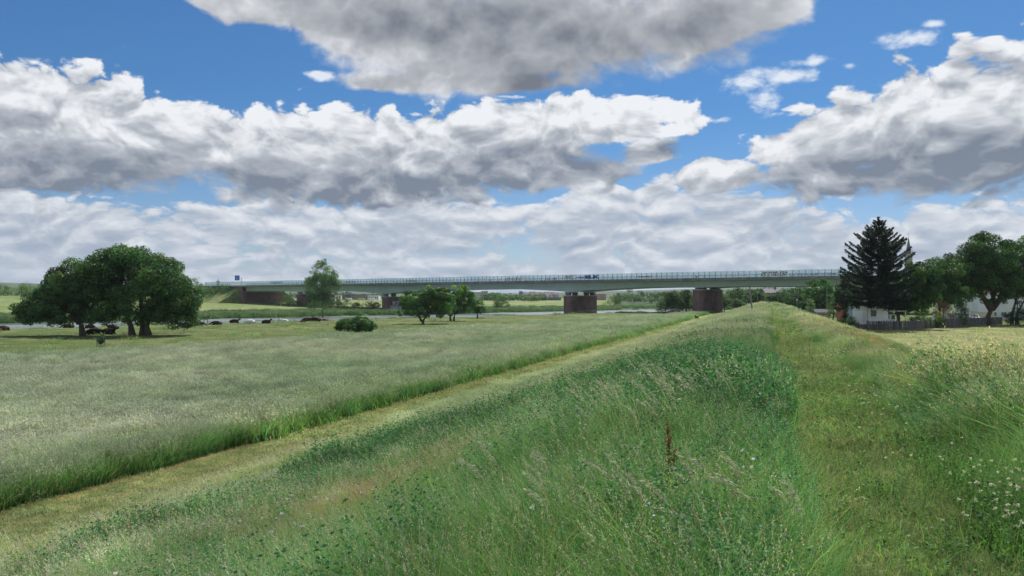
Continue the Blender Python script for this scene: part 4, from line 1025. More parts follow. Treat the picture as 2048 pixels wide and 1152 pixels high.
gbush('hedge bush between the low hedge and the cabin', 1700, 656, 638, 24, 115.5, (0.045, 0.085, 0.025), 1800, 0.10, 94)
gbush('dark rounded bush at the right edge below the split trunk tree', 2030, 640, 612, 44, 134, (0.025, 0.055, 0.02), 5000, 0.14, 95)
gbush('large dark bush cut off by the right edge', 2062, 645, 606, 50, 133, (0.025, 0.055, 0.02), 4000, 0.14, 96)
gbush('round olive bush on the lawn left of the painted building', 1666, 615, 596, 30, 170, (0.09, 0.13, 0.05), 2600, 0.2, 97)
gbush('pale flowering shrub on the lawn left of the small house', 1621, 618, 597, 20, 172, (0.16, 0.20, 0.12), 2200, 0.2, 98)
gbush('dark hedge bush along the dike foot, farther one', 1590, 612, 594, 40, 200, (0.02, 0.045, 0.018), 2600, 0.25, 99)
gbush('dark hedge bush along the dike foot, nearer one', 1610, 618, 602, 30, 180, (0.02, 0.045, 0.018), 2600, 0.25, 100)
gbush('small bright bush on the lawn near the path', 1640, 636, 628, 14, 150, (0.06, 0.12, 0.04), 900, 0.12, 101)
# ---------------------------------------------------------------- motorway bridge
m, T = new_mat('girder_paint')                     # pale green coating with runs of dirt below the joints
p = objc(T); n = T.noise(p, 0.12, 4, 0.6); n2 = T.noise(T.vm('MULTIPLY', p, (1.0, 1.0, 0.10)), 0.9, 5, 0.7)
c = T.mix(T.ramp(n, 0.35, 0.65), (0.40, 0.52, 0.48, 1), (0.47, 0.58, 0.54, 1)); c = T.mix(T.ramp(n2, 0.52, 0.75, 0, 0.5), c, (0.25, 0.30, 0.27, 1))
M['girder'] = finish(m, T, principled(T, c, 0.5, 0, 0.4, n2, 0.1, 0.01))
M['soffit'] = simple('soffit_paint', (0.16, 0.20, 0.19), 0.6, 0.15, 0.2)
M['fascia'] = simple('edge_beam_concrete', (0.20, 0.20, 0.19), 0.85, 0.35, 0.35, 0.3, 0, 0.4)
M['concrete'] = simple('concrete', (0.42, 0.41, 0.38), 0.85, 0.2, 0.4, 0.3, 0, 0.3)
M['asphalt'] = simple('asphalt', (0.05, 0.05, 0.05), 0.9, 0.2, 2)
M['postpaint'] = simple('barrier_steel', (0.16, 0.24, 0.27), 0.5, 0.15, 1.0)
M['white'] = simple('white_paint', (0.72, 0.73, 0.74), 0.6, 0.08, 0.6)
M['blackp'] = simple('black_paint', (0.03, 0.035, 0.05), 0.6, 0.2, 0.6)
M['bluep'] = simple('blue_paint', (0.05, 0.10, 0.45), 0.6, 0.2, 0.6)
M['redp'] = simple('red_paint', (0.42, 0.10, 0.07), 0.6, 0.2, 0.6)
M['lilacp'] = simple('faded_lilac_paint', (0.36, 0.33, 0.38), 0.7, 0.25, 0.6)
m, T = new_mat('pier_brick')                       # dark clinker brick, courses too fine to see from the dike
p = objc(T)
bk = T.new('ShaderNodeTexBrick'); T.put(bk.inputs['Vector'], T.vm('ADD', p, (0, 0, 0)))
n = T.noise(p, 0.25, 5, 0.65); n2 = T.noise(T.vm('MULTIPLY', p, (1, 1, 3.0)), 1.6, 4, 0.6)
c = T.mix(T.ramp(n, 0.35, 0.65), (0.165, 0.105, 0.092, 1), (0.24, 0.155, 0.135, 1))
c = T.vm('SCALE', c, scale=T.ramp(n2, 0.3, 0.7, 0.8, 1.2))
M['brick'] = finish(m, T, principled(T, c, 0.85, 0, 0.25, n2, 0.4, 0.03))
m, T = new_mat('barrier_glass')                    # dusty noise barrier glass
n = T.noise(objc(T), 0.7, 4, 0.6)
p = principled(T, (0.62, 0.75, 0.77), 0.25, 0, 0.5)
tr = T.new('ShaderNodeBsdfTransparent'); tr.inputs[0].default_value = (0.90, 0.97, 0.98, 1)
mx = T.new('ShaderNodeMixShader'); T.put(mx.inputs[0], T.ramp(n, 0.3, 0.7, 0.25, 0.42)); T.put(mx.inputs[1], tr.outputs[0]); T.put(mx.inputs[2], p)
M['glass'] = finish(m, T, mx.outputs[0])

UX, UY = 0.820, -0.573
DECK = 8.6
BR = empty('motorway_bridge', (-152, 414, DECK), 'long pale green motorway bridge on brick piers crossing the river', 'bridge', rz=math.atan2(UY, UX))
def kpx(px):
    r = (px - 1024) / F
    return (414 * r + 152) / (0.820 + 0.573 * r)
def bw(k, y): return (-152 + UX * k - UY * y, 414 + UY * k + UX * y)   # local to world
PIERS = [kpx(588), kpx(760), kpx(1127), kpx(1389), kpx(1389) + 58]
XL, XR = -52.0, 384.0
def depth(k):
    d = 3.15 + 0.25 * math.sin(k * 0.02)
    for i, pk in enumerate(PIERS):
        a, w = ((0.5, 16), (1.65, 44), (1.65, 44), (0.4, 16), (0.3, 16))[i]
        d += a * max(0.0, 1 - abs(k - pk) / w) ** 2
    return d
def girder(y0, y1, nm, lab=None):
    ks = np.linspace(1.0, XR, 150); V = []; Fc = []
    for k in ks:
        b = -depth(k); V += [(k, y0, -0.95), (k, y1, -0.95), (k, y1 - 0.6, b), (k, y0 + 0.6, b)]
    for i in range(len(ks) - 1):
        for j in range(4): Fc.append((4 * i + j, 4 * i + (j + 1) % 4, 4 * i + 4 + (j + 1) % 4, 4 * i + 4 + j))
    n = len(V); Fc += [(3, 2, 1, 0), (n - 4, n - 3, n - 2, n - 1)]
    mb = MB(); mb.add(V, Fc); o = mb.build(nm, M['girder'], BR)
    bm = bmesh.new(); bm.from_mesh(o.data); bmesh.ops.recalc_face_normals(bm, faces=bm.faces); bm.to_mesh(o.data); bm.free()
    if lab: o['label'] = lab
    return o
girder(2.6, 10.5, 'girder', 'pale green haunched steel girder on the near side'); girder(17.5, 25.4, 'girder', 'far side steel girder')
MB().box(((XL + XR) / 2, 14, -0.66), (XR - XL, 27.4, 0.55)).build('deck_slab', M['soffit'], BR)
MB().box(((XL + XR) / 2, 14, -0.33), (XR - XL, 26.0, 0.09)).build('roadway', M['asphalt'], BR)
for y in (0.1, 27.9):
    MB().box(((XL + XR) / 2, y, -0.42), (XR - XL, 0.9, 1.02)).build('edge_beam', M['fascia'], BR)
for k in np.arange(12, XR, 12):                    # stiffening cross beams between the girders
    MB().box((k, 14, -1.6), (0.5, 6.98, 1.3)).build('cross_beam', M['soffit'], BR)

st = MB()                                           # vertical stiffeners on the outer web
for k in np.arange(5, XR, 6.5):
    b = -depth(k); st.add([(k, 2.52, -0.95), (k + 0.12, 2.52, -0.95), (k + 0.12, 3.10, b + 0.12), (k, 3.10, b + 0.12), (k, 2.66, -0.95), (k + 0.12, 2.66, -0.95), (k + 0.12, 3.25, b + 0.12), (k, 3.25, b + 0.12)],
       [(0, 3, 2, 1), (0, 4, 7, 3), (1, 2, 6, 5), (3, 7, 6, 2)])
st.build('web_stiffeners', M['girder'], BR)['kind'] = 'stuff'

def text_mesh(s, size, off=0.0, ext=0.01, shear=0.0):
    cu = bpy.data.curves.new('lettering', 'FONT'); cu.body = s; cu.size = size; cu.offset = off; cu.extrude = ext; cu.shear = shear
    cu.align_x = 'LEFT'; cu.resolution_u = 2
    o = bpy.data.objects.new('tmp', cu); COL.objects.link(o)
    dg = bpy.context.evaluated_depsgraph_get(); me = bpy.data.meshes.new_from_object(o.evaluated_get(dg))
    bpy.data.objects.remove(o); bpy.data.curves.remove(cu)
    return me
def graffiti(parent, s, width, h, origin, right, mat, outline=None, off=0.03, name='graffiti', shear=0.0, label=None):
    """painted lettering on a flat face; right = local direction of writing, origin = lower left corner"""
    R_ = Vector(right).normalized(); U = Vector((0, 0, 1)); N = R_.cross(U)
    def place(me, push):
        xs = [v.co.x for v in me.vertices]; ys = [v.co.y for v in me.vertices]
        x0, x1, y0, y1 = min(xs), max(xs), min(ys), max(ys)
        for v in me.vertices:
            a = (v.co.x - x0) / (x1 - x0) * width; b = (v.co.y - y0) / (y1 - y0) * h
            v.co = Vector(origin) + R_ * a + U * b + N * (v.co.z + push)
        me.materials.clear()
        return me
    if outline is not None:
        o2 = link(name, place(text_mesh(s, 1.0, 0.075, 0.004, shear), 0.020), outline, parent)
        if label: o2['label'] = label
        o1 = link(name, place(text_mesh(s, 1.0, off, 0.004, shear), 0.034), mat, parent)
    else:
        o1 = link(name, place(text_mesh(s, 1.0, off, 0.006, shear), 0.022), mat, parent)
    if label: o1['label'] = label
    return o1

# piers
def stadium(cx, y0, y1, r, n=8):
    P = []
    for i in range(n + 1): a = math.pi + math.pi * i / n; P.append((cx + r * math.cos(a), y0 + r + r * math.sin(a)))
    for i in range(n + 1): a = math.pi * i / n; P.append((cx + r * math.cos(a), y1 - r + r * math.sin(a)))
    return P
PTOP = [3.9, 2.3, 2.65, 4.7, 4.7]
PLAB = ['brick pier standing on the far bank beside the abutment', 'brick pier covered in blue and white lettering', 'middle brick pier with two rows of white lettering at its foot',
        'brick pier on the near meadow beside dark trees', 'brick pier hidden behind the trees on the right']
PO = []
for i, pk in enumerate(PIERS):
    zt = PTOP[i] - DECK; y0, y1 = 2.2, 27.0 - (1.5 if i > 1 else 0)
    r = 2.1
    po = MB().prism(stadium(pk, y0, y1, r), -9.2 - DECK if i in (1, 2) else -5.5 - DECK + (1.5 if i == 0 else 0), zt - 0.35).build('bridge_pier', M['brick'], BR, label=PLAB[i])
    PO.append(po)
    MB().prism(stadium(pk, y0 - 0.12, y1 + 0.12, r + 0.12), zt - 0.35, zt).build('pier_cap', M['concrete'], po)
    ub = -depth(pk)
    for y in (3.9, 9.2, 18.8, 24.0):
        MB().box((pk, y, (ub + zt) / 2), (1.5, 1.5, ub - zt), taper=1.35).build('bearing', M['soffit'], po)
# plinth in the water under the second pier
MB().prism(stadium(PIERS[1], 1.2, 28, 3.0), -9.2 - DECK, -5.0 - DECK).build('pier_footing', M['concrete'], PO[1])
fx = PIERS[1] + 2.1
zb = -4.4 - DECK
g = MB().box((fx + 0.006, 13.5, zb + 1.15), (0.012, 17.5, 2.3)).build('graffiti', M['white'], PO[1], label='white ground coat of the lower lettering')
graffiti(PO[1], 'ICEXOR', 17.0, 2.0, (fx + 0.012, 5.2, zb + 0.1), (0, 1, 0), M['lilacp'], None, 0.0)
graffiti(PO[1], 'KEVIN', 11.0, 2.0, (fx, 6.4, zb + 2.55), (0, 1, 0), M['white'], M['bluep'], 0.04, label='white block letters outlined in blue')
fx = PIERS[2] + 2.1
graffiti(PO[2], 'HALUK THUR WEEN', 15.5, 0.85, (fx, 7.3, -4.15 - DECK), (0, 1, 0), M['lilacp'], None, 0.02)
graffiti(PO[2], 'MOCCAS AENORK', 15.2, 0.75, (fx, 7.5, -5.2 - DECK), (0, 1, 0), M['lilacp'], None, 0.0)
fx = PIERS[3] + 2.1
graffiti(PO[3], 'OSNEKA', 9.0, 0.8, (fx, 6.5, -3.85 - DECK), (0, 1, 0), M['lilacp'], None, 0.0)

# abutment
AB = MB(); AB.prism([(-16, 1.0), (0, 1.0), (0.0, 28.5), (-16, 28.5)], -4.5 - DECK, -1.0)
ab = AB.build('abutment', M['brick'], BR)
ww = MB()                                             # wing wall facing the viewer, sloping down with the embankment
ww.add([(-6, 0.2, -1.0), (0.6, 0.2, -1.0), (4.2, 0.2, -4.2 - DECK), (-1, 0.2, -4.2 - DECK), (-6, 0.98, -1.0), (0.6, 0.98, -1.0), (4.2, 0.98, -4.2 - DECK), (-1, 0.98, -4.2 - DECK)],
       [(3, 2, 1, 0), (4, 5, 6, 7), (0, 1, 5, 4), (1, 2, 6, 5), (2, 3, 7, 6), (3, 0, 4, 7)])
ww.build('wing_wall', M['brick'], ab)
MB().box((0.45, 14.75, -3.55), (0.8, 27, 0.4)).build('bearing_shelf', M['concrete'], ab)
MB().tube([(-7.5, -0.5, -5.5 - 1.2), (-0.5, -0.7, -4.6 - DECK + 2.0)], 0.5, 6).build('stair_rail', M['concrete'], ab)
graffiti(ab, 'GEOMROVG', 21.0, 1.7, (0.0, 3.5, -2.7 - DECK), (0, 1, 0), M['lilacp'], None, 0.02)
# embankment behind the abutment
emb = MB()
V = []
for k, zt in ((-95, -2.0), (-40, -1.4), (-0.6, -1.25)):
    V += [(k, -19, -4.6 - DECK), (k, 0.9, zt), (k, 27, zt), (k, 46, -4.6 - DECK)]
emb.add(V, [(0, 4, 5, 1), (4, 8, 9, 5), (1, 5, 6, 2), (5, 9, 10, 6), (2, 6, 7, 3), (6, 10, 11, 7), (11, 10, 9, 8), (0, 1, 2, 3)])
eo = emb.build('embankment', M['far']); eo.matrix_world = Matrix.Translation((-152, 414, DECK)) @ Matrix.Rotation(math.atan2(UY, UX), 4, 'Z')
bm = bmesh.new(); bm.from_mesh(eo.data); bmesh.ops.recalc_face_normals(bm, faces=bm.faces); bm.to_mesh(eo.data); bm.free()
tag(eo, 'green embankment carrying the road to the left end of the bridge', kind='structure')

# noise barrier: posts and panes every two metres
ks = np.arange(-34.0, 318.0, 2.0); HB = 2.1
postm = MB().box((0, 0, HB / 2), (0.14, 0.16, HB)).mesh('barrier_post')
pane = MB().box((1.0, 0.0, 0.10 + (HB - 0.2) / 2), (1.85, 0.03, HB - 0.2)).mesh('glass_pane')
postm.materials.append(M['postpaint']); pane.materials.append(M['glass'])
for i, k in enumerate(ks):
    link('barrier_post', postm, None, BR, (k, 0.0, 0.092))
    if k < 314: link('glass_pane', pane, None, BR, (k, 0.0, 0.092))
for z, w in ((HB + 0.125, 0.07), (0.9, 0.05)):
    MB().box(((ks[0] + ks[-1]) / 2, -0.11 if z < 1 else 0.0, z), (ks[-1] - ks[0], 0.05 if z < 1 else 0.12, w)).build('barrier_rail', M['postpaint'], BR)
far = MB()
for k in np.arange(-34, 318, 4.0): far.box((k, 27.9, 1.15), (0.14, 0.14, 2.1))
o = far.build('far_barrier_posts', M['postpaint'], BR); o['kind'] = 'stuff'
MB().box((142, 27.9, 1.15), (352, 0.03, 1.9)).build('far_barrier_glass', M['glass'], BR)
def tagbar(s, p0, p1, z0, h, mat, outline=None, sh=0.0, off=0.02):
    k0, k1 = kpx(p0), kpx(p1)
    graffiti(BR, s, k1 - k0, h, (k0, -0.16, 0.1 + z0), (1, 0, 0), mat, outline, off, shear=sh)
tagbar('AOJOO', 541, 565, 0.3, 1.4, M['blackp'])
tagbar('NOA', 812, 838, 0.1, 1.3, M['white'], M['blackp'])
tagbar('SIX', 690, 712, 0.2, 1.1, M['lilacp']); tagbar('oTTo', 752, 776, 0.1, 1.0, M['white'])
tagbar('AMAR', 968, 1002, 0.1, 1.0, M['white']); tagbar('/H4M', 1010, 1046, 0.1, 1.3, M['white'], M['blackp'], 0.2)
tagbar('zooot', 1048, 1078, 0.1, 0.9, M['white']); tagbar('COR', 1090, 1102, 0.1, 0.5, M['redp']); tagbar('EM', 1106, 1113, 0.2, 0.7, M['redp'])
tagbar('DK', 1130, 1152, 0.25, 1.6, M['white'], M['blackp']); tagbar('HAM', 1154, 1168, 0.5, 0.9, M['bluep']); tagbar('ELK', 1170, 1201, 0.4, 1.3, M['bluep'], M['blackp'])
tagbar('nesto', 1276, 1306, 0.5, 0.7, M['redp']); tagbar('LILO', 1302, 1330, 0.1, 0.5, M['white'])
tagbar('OOAAOO', 1452, 1502, 0.15, 1.0, M['white']); tagbar('STEHS', 1522, 1576, 0.1, 1.7, M['white'], M['blackp'], 0.1)
tagbar('LOVAAKSOM', 1580, 1672, 0.1, 0.9, M['lilacp']); tagbar('e', 1392, 1396, 0.1, 0.5, M['blackp'])

# blue motorway sign at the left end
M['signblue'] = simple('sign_blue', (0.01, 0.10, 0.52), 0.4, 0.05, 1)
wx, wy = bw(kpx(477), 2.0)
sg = empty('motorway_sign', (wx, wy, DECK - 0.3), 'square blue motorway sign on a cantilever post at the left end of the bridge', 'road sign', rz=math.radians(-8))
MB().tube([(0, 0, 0), (0, 0, 4.4)], 0.14, 8).build('pole', M['postpaint'], sg)
MB().box((-1.0, 0, 4.2), (2.0, 0.16, 0.16)).build('arm', M['postpaint'], sg)
MB().box((-2.6, -0.12, 4.6), (2.8, 0.08, 2.8)).build('sign_board', M['signblue'], sg)
sy = MB()
for dx_ in (-3.2, -2.1):
    sy.box((dx_, -0.18, 5.25), (0.14, 0.02, 0.7)); sy.box((dx_, -0.182, 5.5), (0.5, 0.02, 0.13))
sy.box((-2.6, -0.18, 4.5), (1.7, 0.02, 0.16)); sy.box((-2.6, -0.18, 3.9), (1.3, 0.02, 0.16)); sy.box((-2.9, -0.18, 4.2), (0.7, 0.02, 0.10))
sy.build('symbols', M['white'], sg)
# ---------------------------------------------------------------- garden cabin, fence, houses
M['render'] = simple('white_render', (0.76, 0.77, 0.76), 0.8, 0.10, 0.8, 0.3, 0, 0.3)
M['rendercream'] = simple('cream_render', (0.58, 0.54, 0.45), 0.8, 0.10, 0.5)
M['plinth'] = simple('red_plinth', (0.26, 0.14, 0.12), 0.85, 0.3, 2.0, 0.3, 0, 0.5)
M['roofdark'] = simple('dark_roofing', (0.05, 0.05, 0.055), 0.8, 0.2, 1.0)
M['pane'] = simple('window_pane', (0.02, 0.028, 0.032), 0.08, 0.2, 0.5, 0.8)
M['frame'] = simple('window_frame', (0.70, 0.71, 0.70), 0.5, 0.06, 1.0)
M['steel'] = simple('grey_steel', (0.30, 0.31, 0.32), 0.4, 0.15, 2.0, 0.5, 0.6)
m, T = new_mat('weathered_plank')
p = objc(T); rnd = T.new('ShaderNodeObjectInfo').outputs['Random']
g1 = T.noise(T.vm('ADD', T.vm('MULTIPLY', p, (18, 18, 1.2)), T.comb(T.m('MULTIPLY', rnd, 90), 0.0, 0.0)), 1.0, 5, 0.7)
c = T.mix(T.ramp(g1, 0.35, 0.7), (0.085, 0.080, 0.078, 1), (0.20, 0.19, 0.18, 1))
c = T.vm('SCALE', c, scale=T.ramp(rnd, 0, 1, 0.7, 1.35, False))
M['plank'] = finish(m, T, principled(T, c, 0.85, 0, 0.2, g1, 0.4, 0.01))

def window(parent, cx, y, cz, w, h, d=0.10, bars=1, pane_mat='pane', fm='frame'):
    """framed window set proud on a wall that faces -y"""
    f = MB(); t = 0.07
    f.box((cx, y - d / 2, cz + h / 2 - t / 2), (w, d, t)); f.box((cx, y - d / 2, cz - h / 2 + t / 2), (w, d, t))
    f.box((cx - w / 2 + t / 2, y - d / 2, cz), (t, d, h - 2 * t)); f.box((cx + w / 2 - t / 2, y - d / 2, cz), (t, d, h - 2 * t))
    for i in range(bars):
        f.box((cx - w / 2 + (i + 1) * w / (bars + 1), y - d * 0.4, cz), (0.05, d * 0.6, h - 2 * t))
    wo_ = f.build('window', M[fm], parent)
    MB().box((cx, y - 0.03, cz), (w - 2 * t, 0.02, h - 2 * t)).build('pane', M[pane_mat], wo_)
    MB().box((cx, y - d / 2 - 0.04, cz - h / 2 - 0.03), (w + 0.14, d + 0.1, 0.05)).build('sill', M[fm], wo_)
    return wo_

# white flat-roofed cabin: front wall faces the viewer
Yc = 116.8; mpp = Yc / F
Xc = at(1724, Yc); zc = hz(at(1745, Yc), Yc) - 0.05
cab = empty('garden_cabin', (Xc, Yc, zc), 'white flat roofed garden cabin with red plinth behind the plank fence', 'cabin')
Wd = 52 * mpp; Hc = up_(612, Yc) - zc
MB().box((Wd / 2, 1.6, 0.45), (Wd + 0.04, 3.24, 0.9)).build('plinth', M['plinth'], cab)
MB().box((Wd / 2, 1.6, 0.9 + (Hc - 0.9) / 2), (Wd, 3.2, Hc - 0.9)).build('wall', M['render'], cab)
MB().box((Wd / 2, 1.55, Hc + 0.05), (Wd + 0.3, 3.6, 0.10)).build('roof', M['roofdark'], cab)
# ribbed side panel with a narrow window at the left end of the front
sp = MB()
for i in range(6): sp.box((0.10 + i * 0.115, -0.035, 1.95), (0.075, 0.05, 1.5))
sp.build('ribbed_panel', M['frame'], cab)
MB().tube([(0.86, -0.07, Hc - 0.1), (0.86, -0.07, 0.1)], 0.045, 8).build('downpipe', M['steel'], cab)
window(cab, 1.78, -0.003, Hc - 1.15, 1.05, 1.12, bars=0)
# lower extension with glazed front and an open porch
Wx = 35 * mpp
MB().box((Wd + Wx * 0.22, 1.5, 0.95), (Wx * 0.44 - 0.02, 2.6, 1.9)).build('extension', M['render'], cab)
MB().box((Wd + Wx / 2 + 0.02, 1.3, Hc - 0.80), (Wx, 3.0, 0.14)).build('extension_roof', M['frame'], cab)
MB().box((Wd + Wx - 0.06, -0.1, (Hc - 0.87) / 2), (0.12, 0.12, Hc - 0.87)).build('porch_post', M['frame'], cab)
MB().box((Wd + Wx - 0.06, 2.6, (Hc - 0.87) / 2), (0.12, 0.12, Hc - 0.87)).build('porch_post', M['frame'], cab)
window(cab, Wd + 0.22, 0.196, 2.05, 0.34, 0.7, bars=0); window(cab, Wd + 0.86, 0.196, 2.02, 0.72, 0.85, bars=0)
MB().box((Wd + 0.6, 0.25, 1.1), (1.15, 0.08, 0.8)).build('glazed_front', M['render'], cab)

# plank fence, every plank its own board
fe = empty('plank_fence', (at(1735, 115.8), 115.8, 0), 'long grey weathered plank fence in front of the cabin and gardens', 'fence')
fx0, fy0 = at(1735, 115.8), 115.8
pts = [(at(1735, 115.8), 115.8), (at(1812, 116.4), 116.4), (at(1870, 123.0), 123.0), (at(1930, 131.5), 131.5), (at(2005, 140.5), 140.5)]
seg = []; tot = 0
for a, b in zip(pts[:-1], pts[1:]):
    l = math.hypot(b[0] - a[0], b[1] - a[1]); seg.append((tot, l, a, b)); tot += l
plank_meshes = []
for v in range(5):
    h = 1.42 + [0.0, -0.05, 0.03, -0.02, 0.05][v]; w = 0.150
    me = MB().add([(-w / 2, -0.012, 0), (w / 2, -0.012, 0), (w / 2, 0.012, 0), (-w / 2, 0.012, 0), (-w / 2 * 0.97, -0.012, h), (w / 2, -0.012, h + [0.02, -0.03, 0, 0.03, -0.02][v]), (w / 2, 0.012, h), (-w / 2 * 0.97, 0.012, h)],
                  [(3, 2, 1, 0), (4, 5, 6, 7), (0, 1, 5, 4), (1, 2, 6, 5), (2, 3, 7, 6), (3, 0, 4, 7)]).mesh('plank'); me.materials.append(M['plank']); plank_meshes.append(me)
nP = 282; dl = tot / nP
rr_ = random.Random(4)
for i in range(nP):
    u = (i + 0.5) * dl
    s_, l, a, b = [q for q in seg if q[0] <= u][-1]
    f = (u - s_) / l; x = a[0] + (b[0] - a[0]) * f; y = a[1] + (b[1] - a[1]) * f
    if i in (3, 7): continue                 # missing boards near the cabin
    o = link('plank', plank_meshes[rr_.randrange(5)], None, fe, (x - fx0, y - fy0 + rr_.uniform(-0.012, 0.012), hz(x, y) - 0.05 + rr_.uniform(-0.04, 0.03)))
    o.rotation_euler = (rr_.uniform(-0.02, 0.02), rr_.uniform(-0.03, 0.03), math.atan2(b[1] - a[1], b[0] - a[0])); 
    o.scale = (min(1.0, dl / 0.155) * rr_.uniform(0.9, 1.0), 1, 1)
for s_, l, a, b in seg:
    n = max(2, int(l / 2.4))
    for j in range(n):
        f = j / n; x = a[0] + (b[0] - a[0]) * f; y = a[1] + (b[1] - a[1]) * f
        MB().box((x - fx0, y - fy0 + 0.09, hz(x, y) + 0.72), (0.10, 0.10, 1.6)).build('post', M['plank'], fe)
    for zz in (0.35, 1.1):
        mx_, my_ = (a[0] + b[0]) / 2, (a[1] + b[1]) / 2; ang = math.atan2(b[1] - a[1], b[0] - a[0])
        p0 = Vector((a[0] - fx0, a[1] - fy0 + 0.035, hz(*a) + zz)); p1 = Vector((b[0] - fx0, b[1] - fy0 + 0.035, hz(*b) + zz))
        MB().tube([p0, p1], 0.03, 4).build('rail', M['plank'], fe)
# short lower fence to the left of the cabin
f2 = empty('garden_gate_fence', (at(1705, 116), 116, 0), 'short broken plank fence between the cabin and the hedge', 'fence')
for i in range(11):
    x = at(1705, 116) + i * 0.13; y = 116 + i * 0.06
    if i in (3, 5): continue
    o = link('plank', plank_meshes[i % 5], None, f2, (x - at(1705, 116), y - 116, hz(x, y) - 0.1)); o.scale = (0.8, 1, 0.78 + 0.12 * (i % 3 == 0))

# painted building left of the cabin
Yp = 150; X0 = at(1690, Yp); z0 = hz(X0, Yp)
ph = empty('painted_house', (X0, Yp, z0), 'narrow pale blue house wall with red and white corner left of the spruce', 'house')
Hp = up_(590, Yp) - z0
MB().box((1.35, 2, Hp / 2), (1.7, 4, Hp)).build('wall', simple('pale_blue_render', (0.42, 0.50, 0.66), 0.8, 0.06, 0.5), ph)
MB().box((0.25, 1.9, Hp / 2), (0.5, 3.9, Hp)).build('corner_wall', M['redp'], ph)
for zz in (Hp * 0.22, Hp * 0.55, Hp * 0.9): MB().box((0.2, -0.07, zz), (0.36, 0.04, 0.30)).build('corner_panel', M['white'], ph)
MB().box((1.1, 2, Hp + 0.06), (2.4, 4.4, 0.12)).build('roof', M['roofdark'], ph)

# gabled house builder
def house(name, label, px, Y, w, d, h, roof_h, wall, roofm, wins=(), rz=0.0, along=True, cat='house', z=None, chimney=True):
    X = at(px, Y); z = hz(X, Y) - 0.2 if z is None else z
    e = empty(name, (X, Y, z), label, cat, rz=rz)
    MB().box((0, d / 2, h / 2), (w, d, h)).build('wall', wall, e)
    o = 0.35
    if along: P = [(-w / 2 - o, -o, h), (w / 2 + o, -o, h), (w / 2 + o, d + o, h), (-w / 2 - o, d + o, h), (-w / 2 - o, d / 2, h + roof_h), (w / 2 + o, d / 2, h + roof_h)]; Fc = [(0, 1, 5, 4), (2, 3, 4, 5), (0, 4, 3), (1, 2, 5), (3, 2, 1, 0)]
    else: P = [(-w / 2 - o, -o, h), (w / 2 + o, -o, h), (w / 2 + o, d + o, h), (-w / 2 - o, d + o, h), (0, -o, h + roof_h), (0, d + o, h + roof_h)]; Fc = [(0, 4, 5, 3), (1, 2, 5, 4), (0, 1, 4), (2, 3, 5), (3, 2, 1, 0)]
    rf = MB().add(P, Fc).build('roof', roofm, e)
    if chimney: MB().box((w * 0.2, d / 2, h + roof_h + 0.1), (0.7, 0.7, 1.4)).build('chimney', M['plinth'], rf)
    for (cx, cz, ww_, hh) in wins: window(e, cx, -0.002, cz, ww_, hh)
    return e
M['roofred'] = simple('red_roof_tiles', (0.20, 0.085, 0.06), 0.8, 0.2, 0.8); M['roofgrey'] = simple('grey_roof', (0.17, 0.17, 0.18), 0.8, 0.15, 0.5)
M['pink'] = simple('pink_render', (0.42, 0.22, 0.21), 0.8, 0.08, 0.3); M['tan'] = simple('tan_render', (0.40, 0.33, 0.24), 0.8, 0.1, 0.3)
M['bluewall'] = simple('blue_cladding', (0.06, 0.11, 0.20), 0.6, 0.1, 0.3)
# big white house on the right
Yh = 170; zh = hz(at(2010, Yh), Yh); u_ = Yh / F
wh = house('white_house', 'large white rendered house seen beneath the trees on the right', 2010, Yh, 106 * u_, 9, up_(585, Yh) - zh, 4.0, M['render'], M['roofred'],
           wins=[((1990.5 - 2010) * u_, up_(628, Yh) - zh, 0.62, 0.95), ((2007 - 2010) * u_, up_(628, Yh) - zh, 1.25, 0.95), ((2007.5 - 2010) * u_, up_(604, Yh) - zh, 0.95, 0.9), ((2040 - 2010) * u_, up_(604, Yh) - zh, 0.95, 0.9)], z=zh)
MB().tube([((2035 - 2010) * u_, -0.08, up_(585, Yh) - zh), ((2035 - 2010) * u_, -0.08, 0)], 0.06, 6).build('downpipe', M['steel'], wh)
MB().box(((1953 - 2010) * u_, -2.0, (up_(622, Yh) - zh) / 2), (12 * u_ * 2.2, 4, up_(622, Yh) - zh)).build('annex', M['rendercream'], wh)
house('low_white_shed', 'low pale shed with a flat roof behind the grey green tree', 1912, 160, 5.5, 4, 1.9, 0.35, M['render'], M['roofgrey'], wins=[(0.8, 1.1, 0.7, 0.6)], chimney=False, cat='shed')
house('small_dark_cottage', 'small dark cottage with a white window on the lawn left of the painted house', 1647, 178, 3.4, 3, 1.5, 0.8, M['tan'], M['roofdark'], wins=[(0.1, 1.0, 1.5, 0.45)], chimney=False, cat='cottage', z=hz(at(1647, 178), 178) + 0.0)
house('glimpsed_roof_house', 'house with pale grey roof glimpsed between the trees under the bridge', 1548, 335, 8, 6, 4.2, 2.0, M['tan'], M['roofgrey'], wins=[(-2, 2.5, 1, 1.2), (1.5, 2.5, 1, 1.2)])

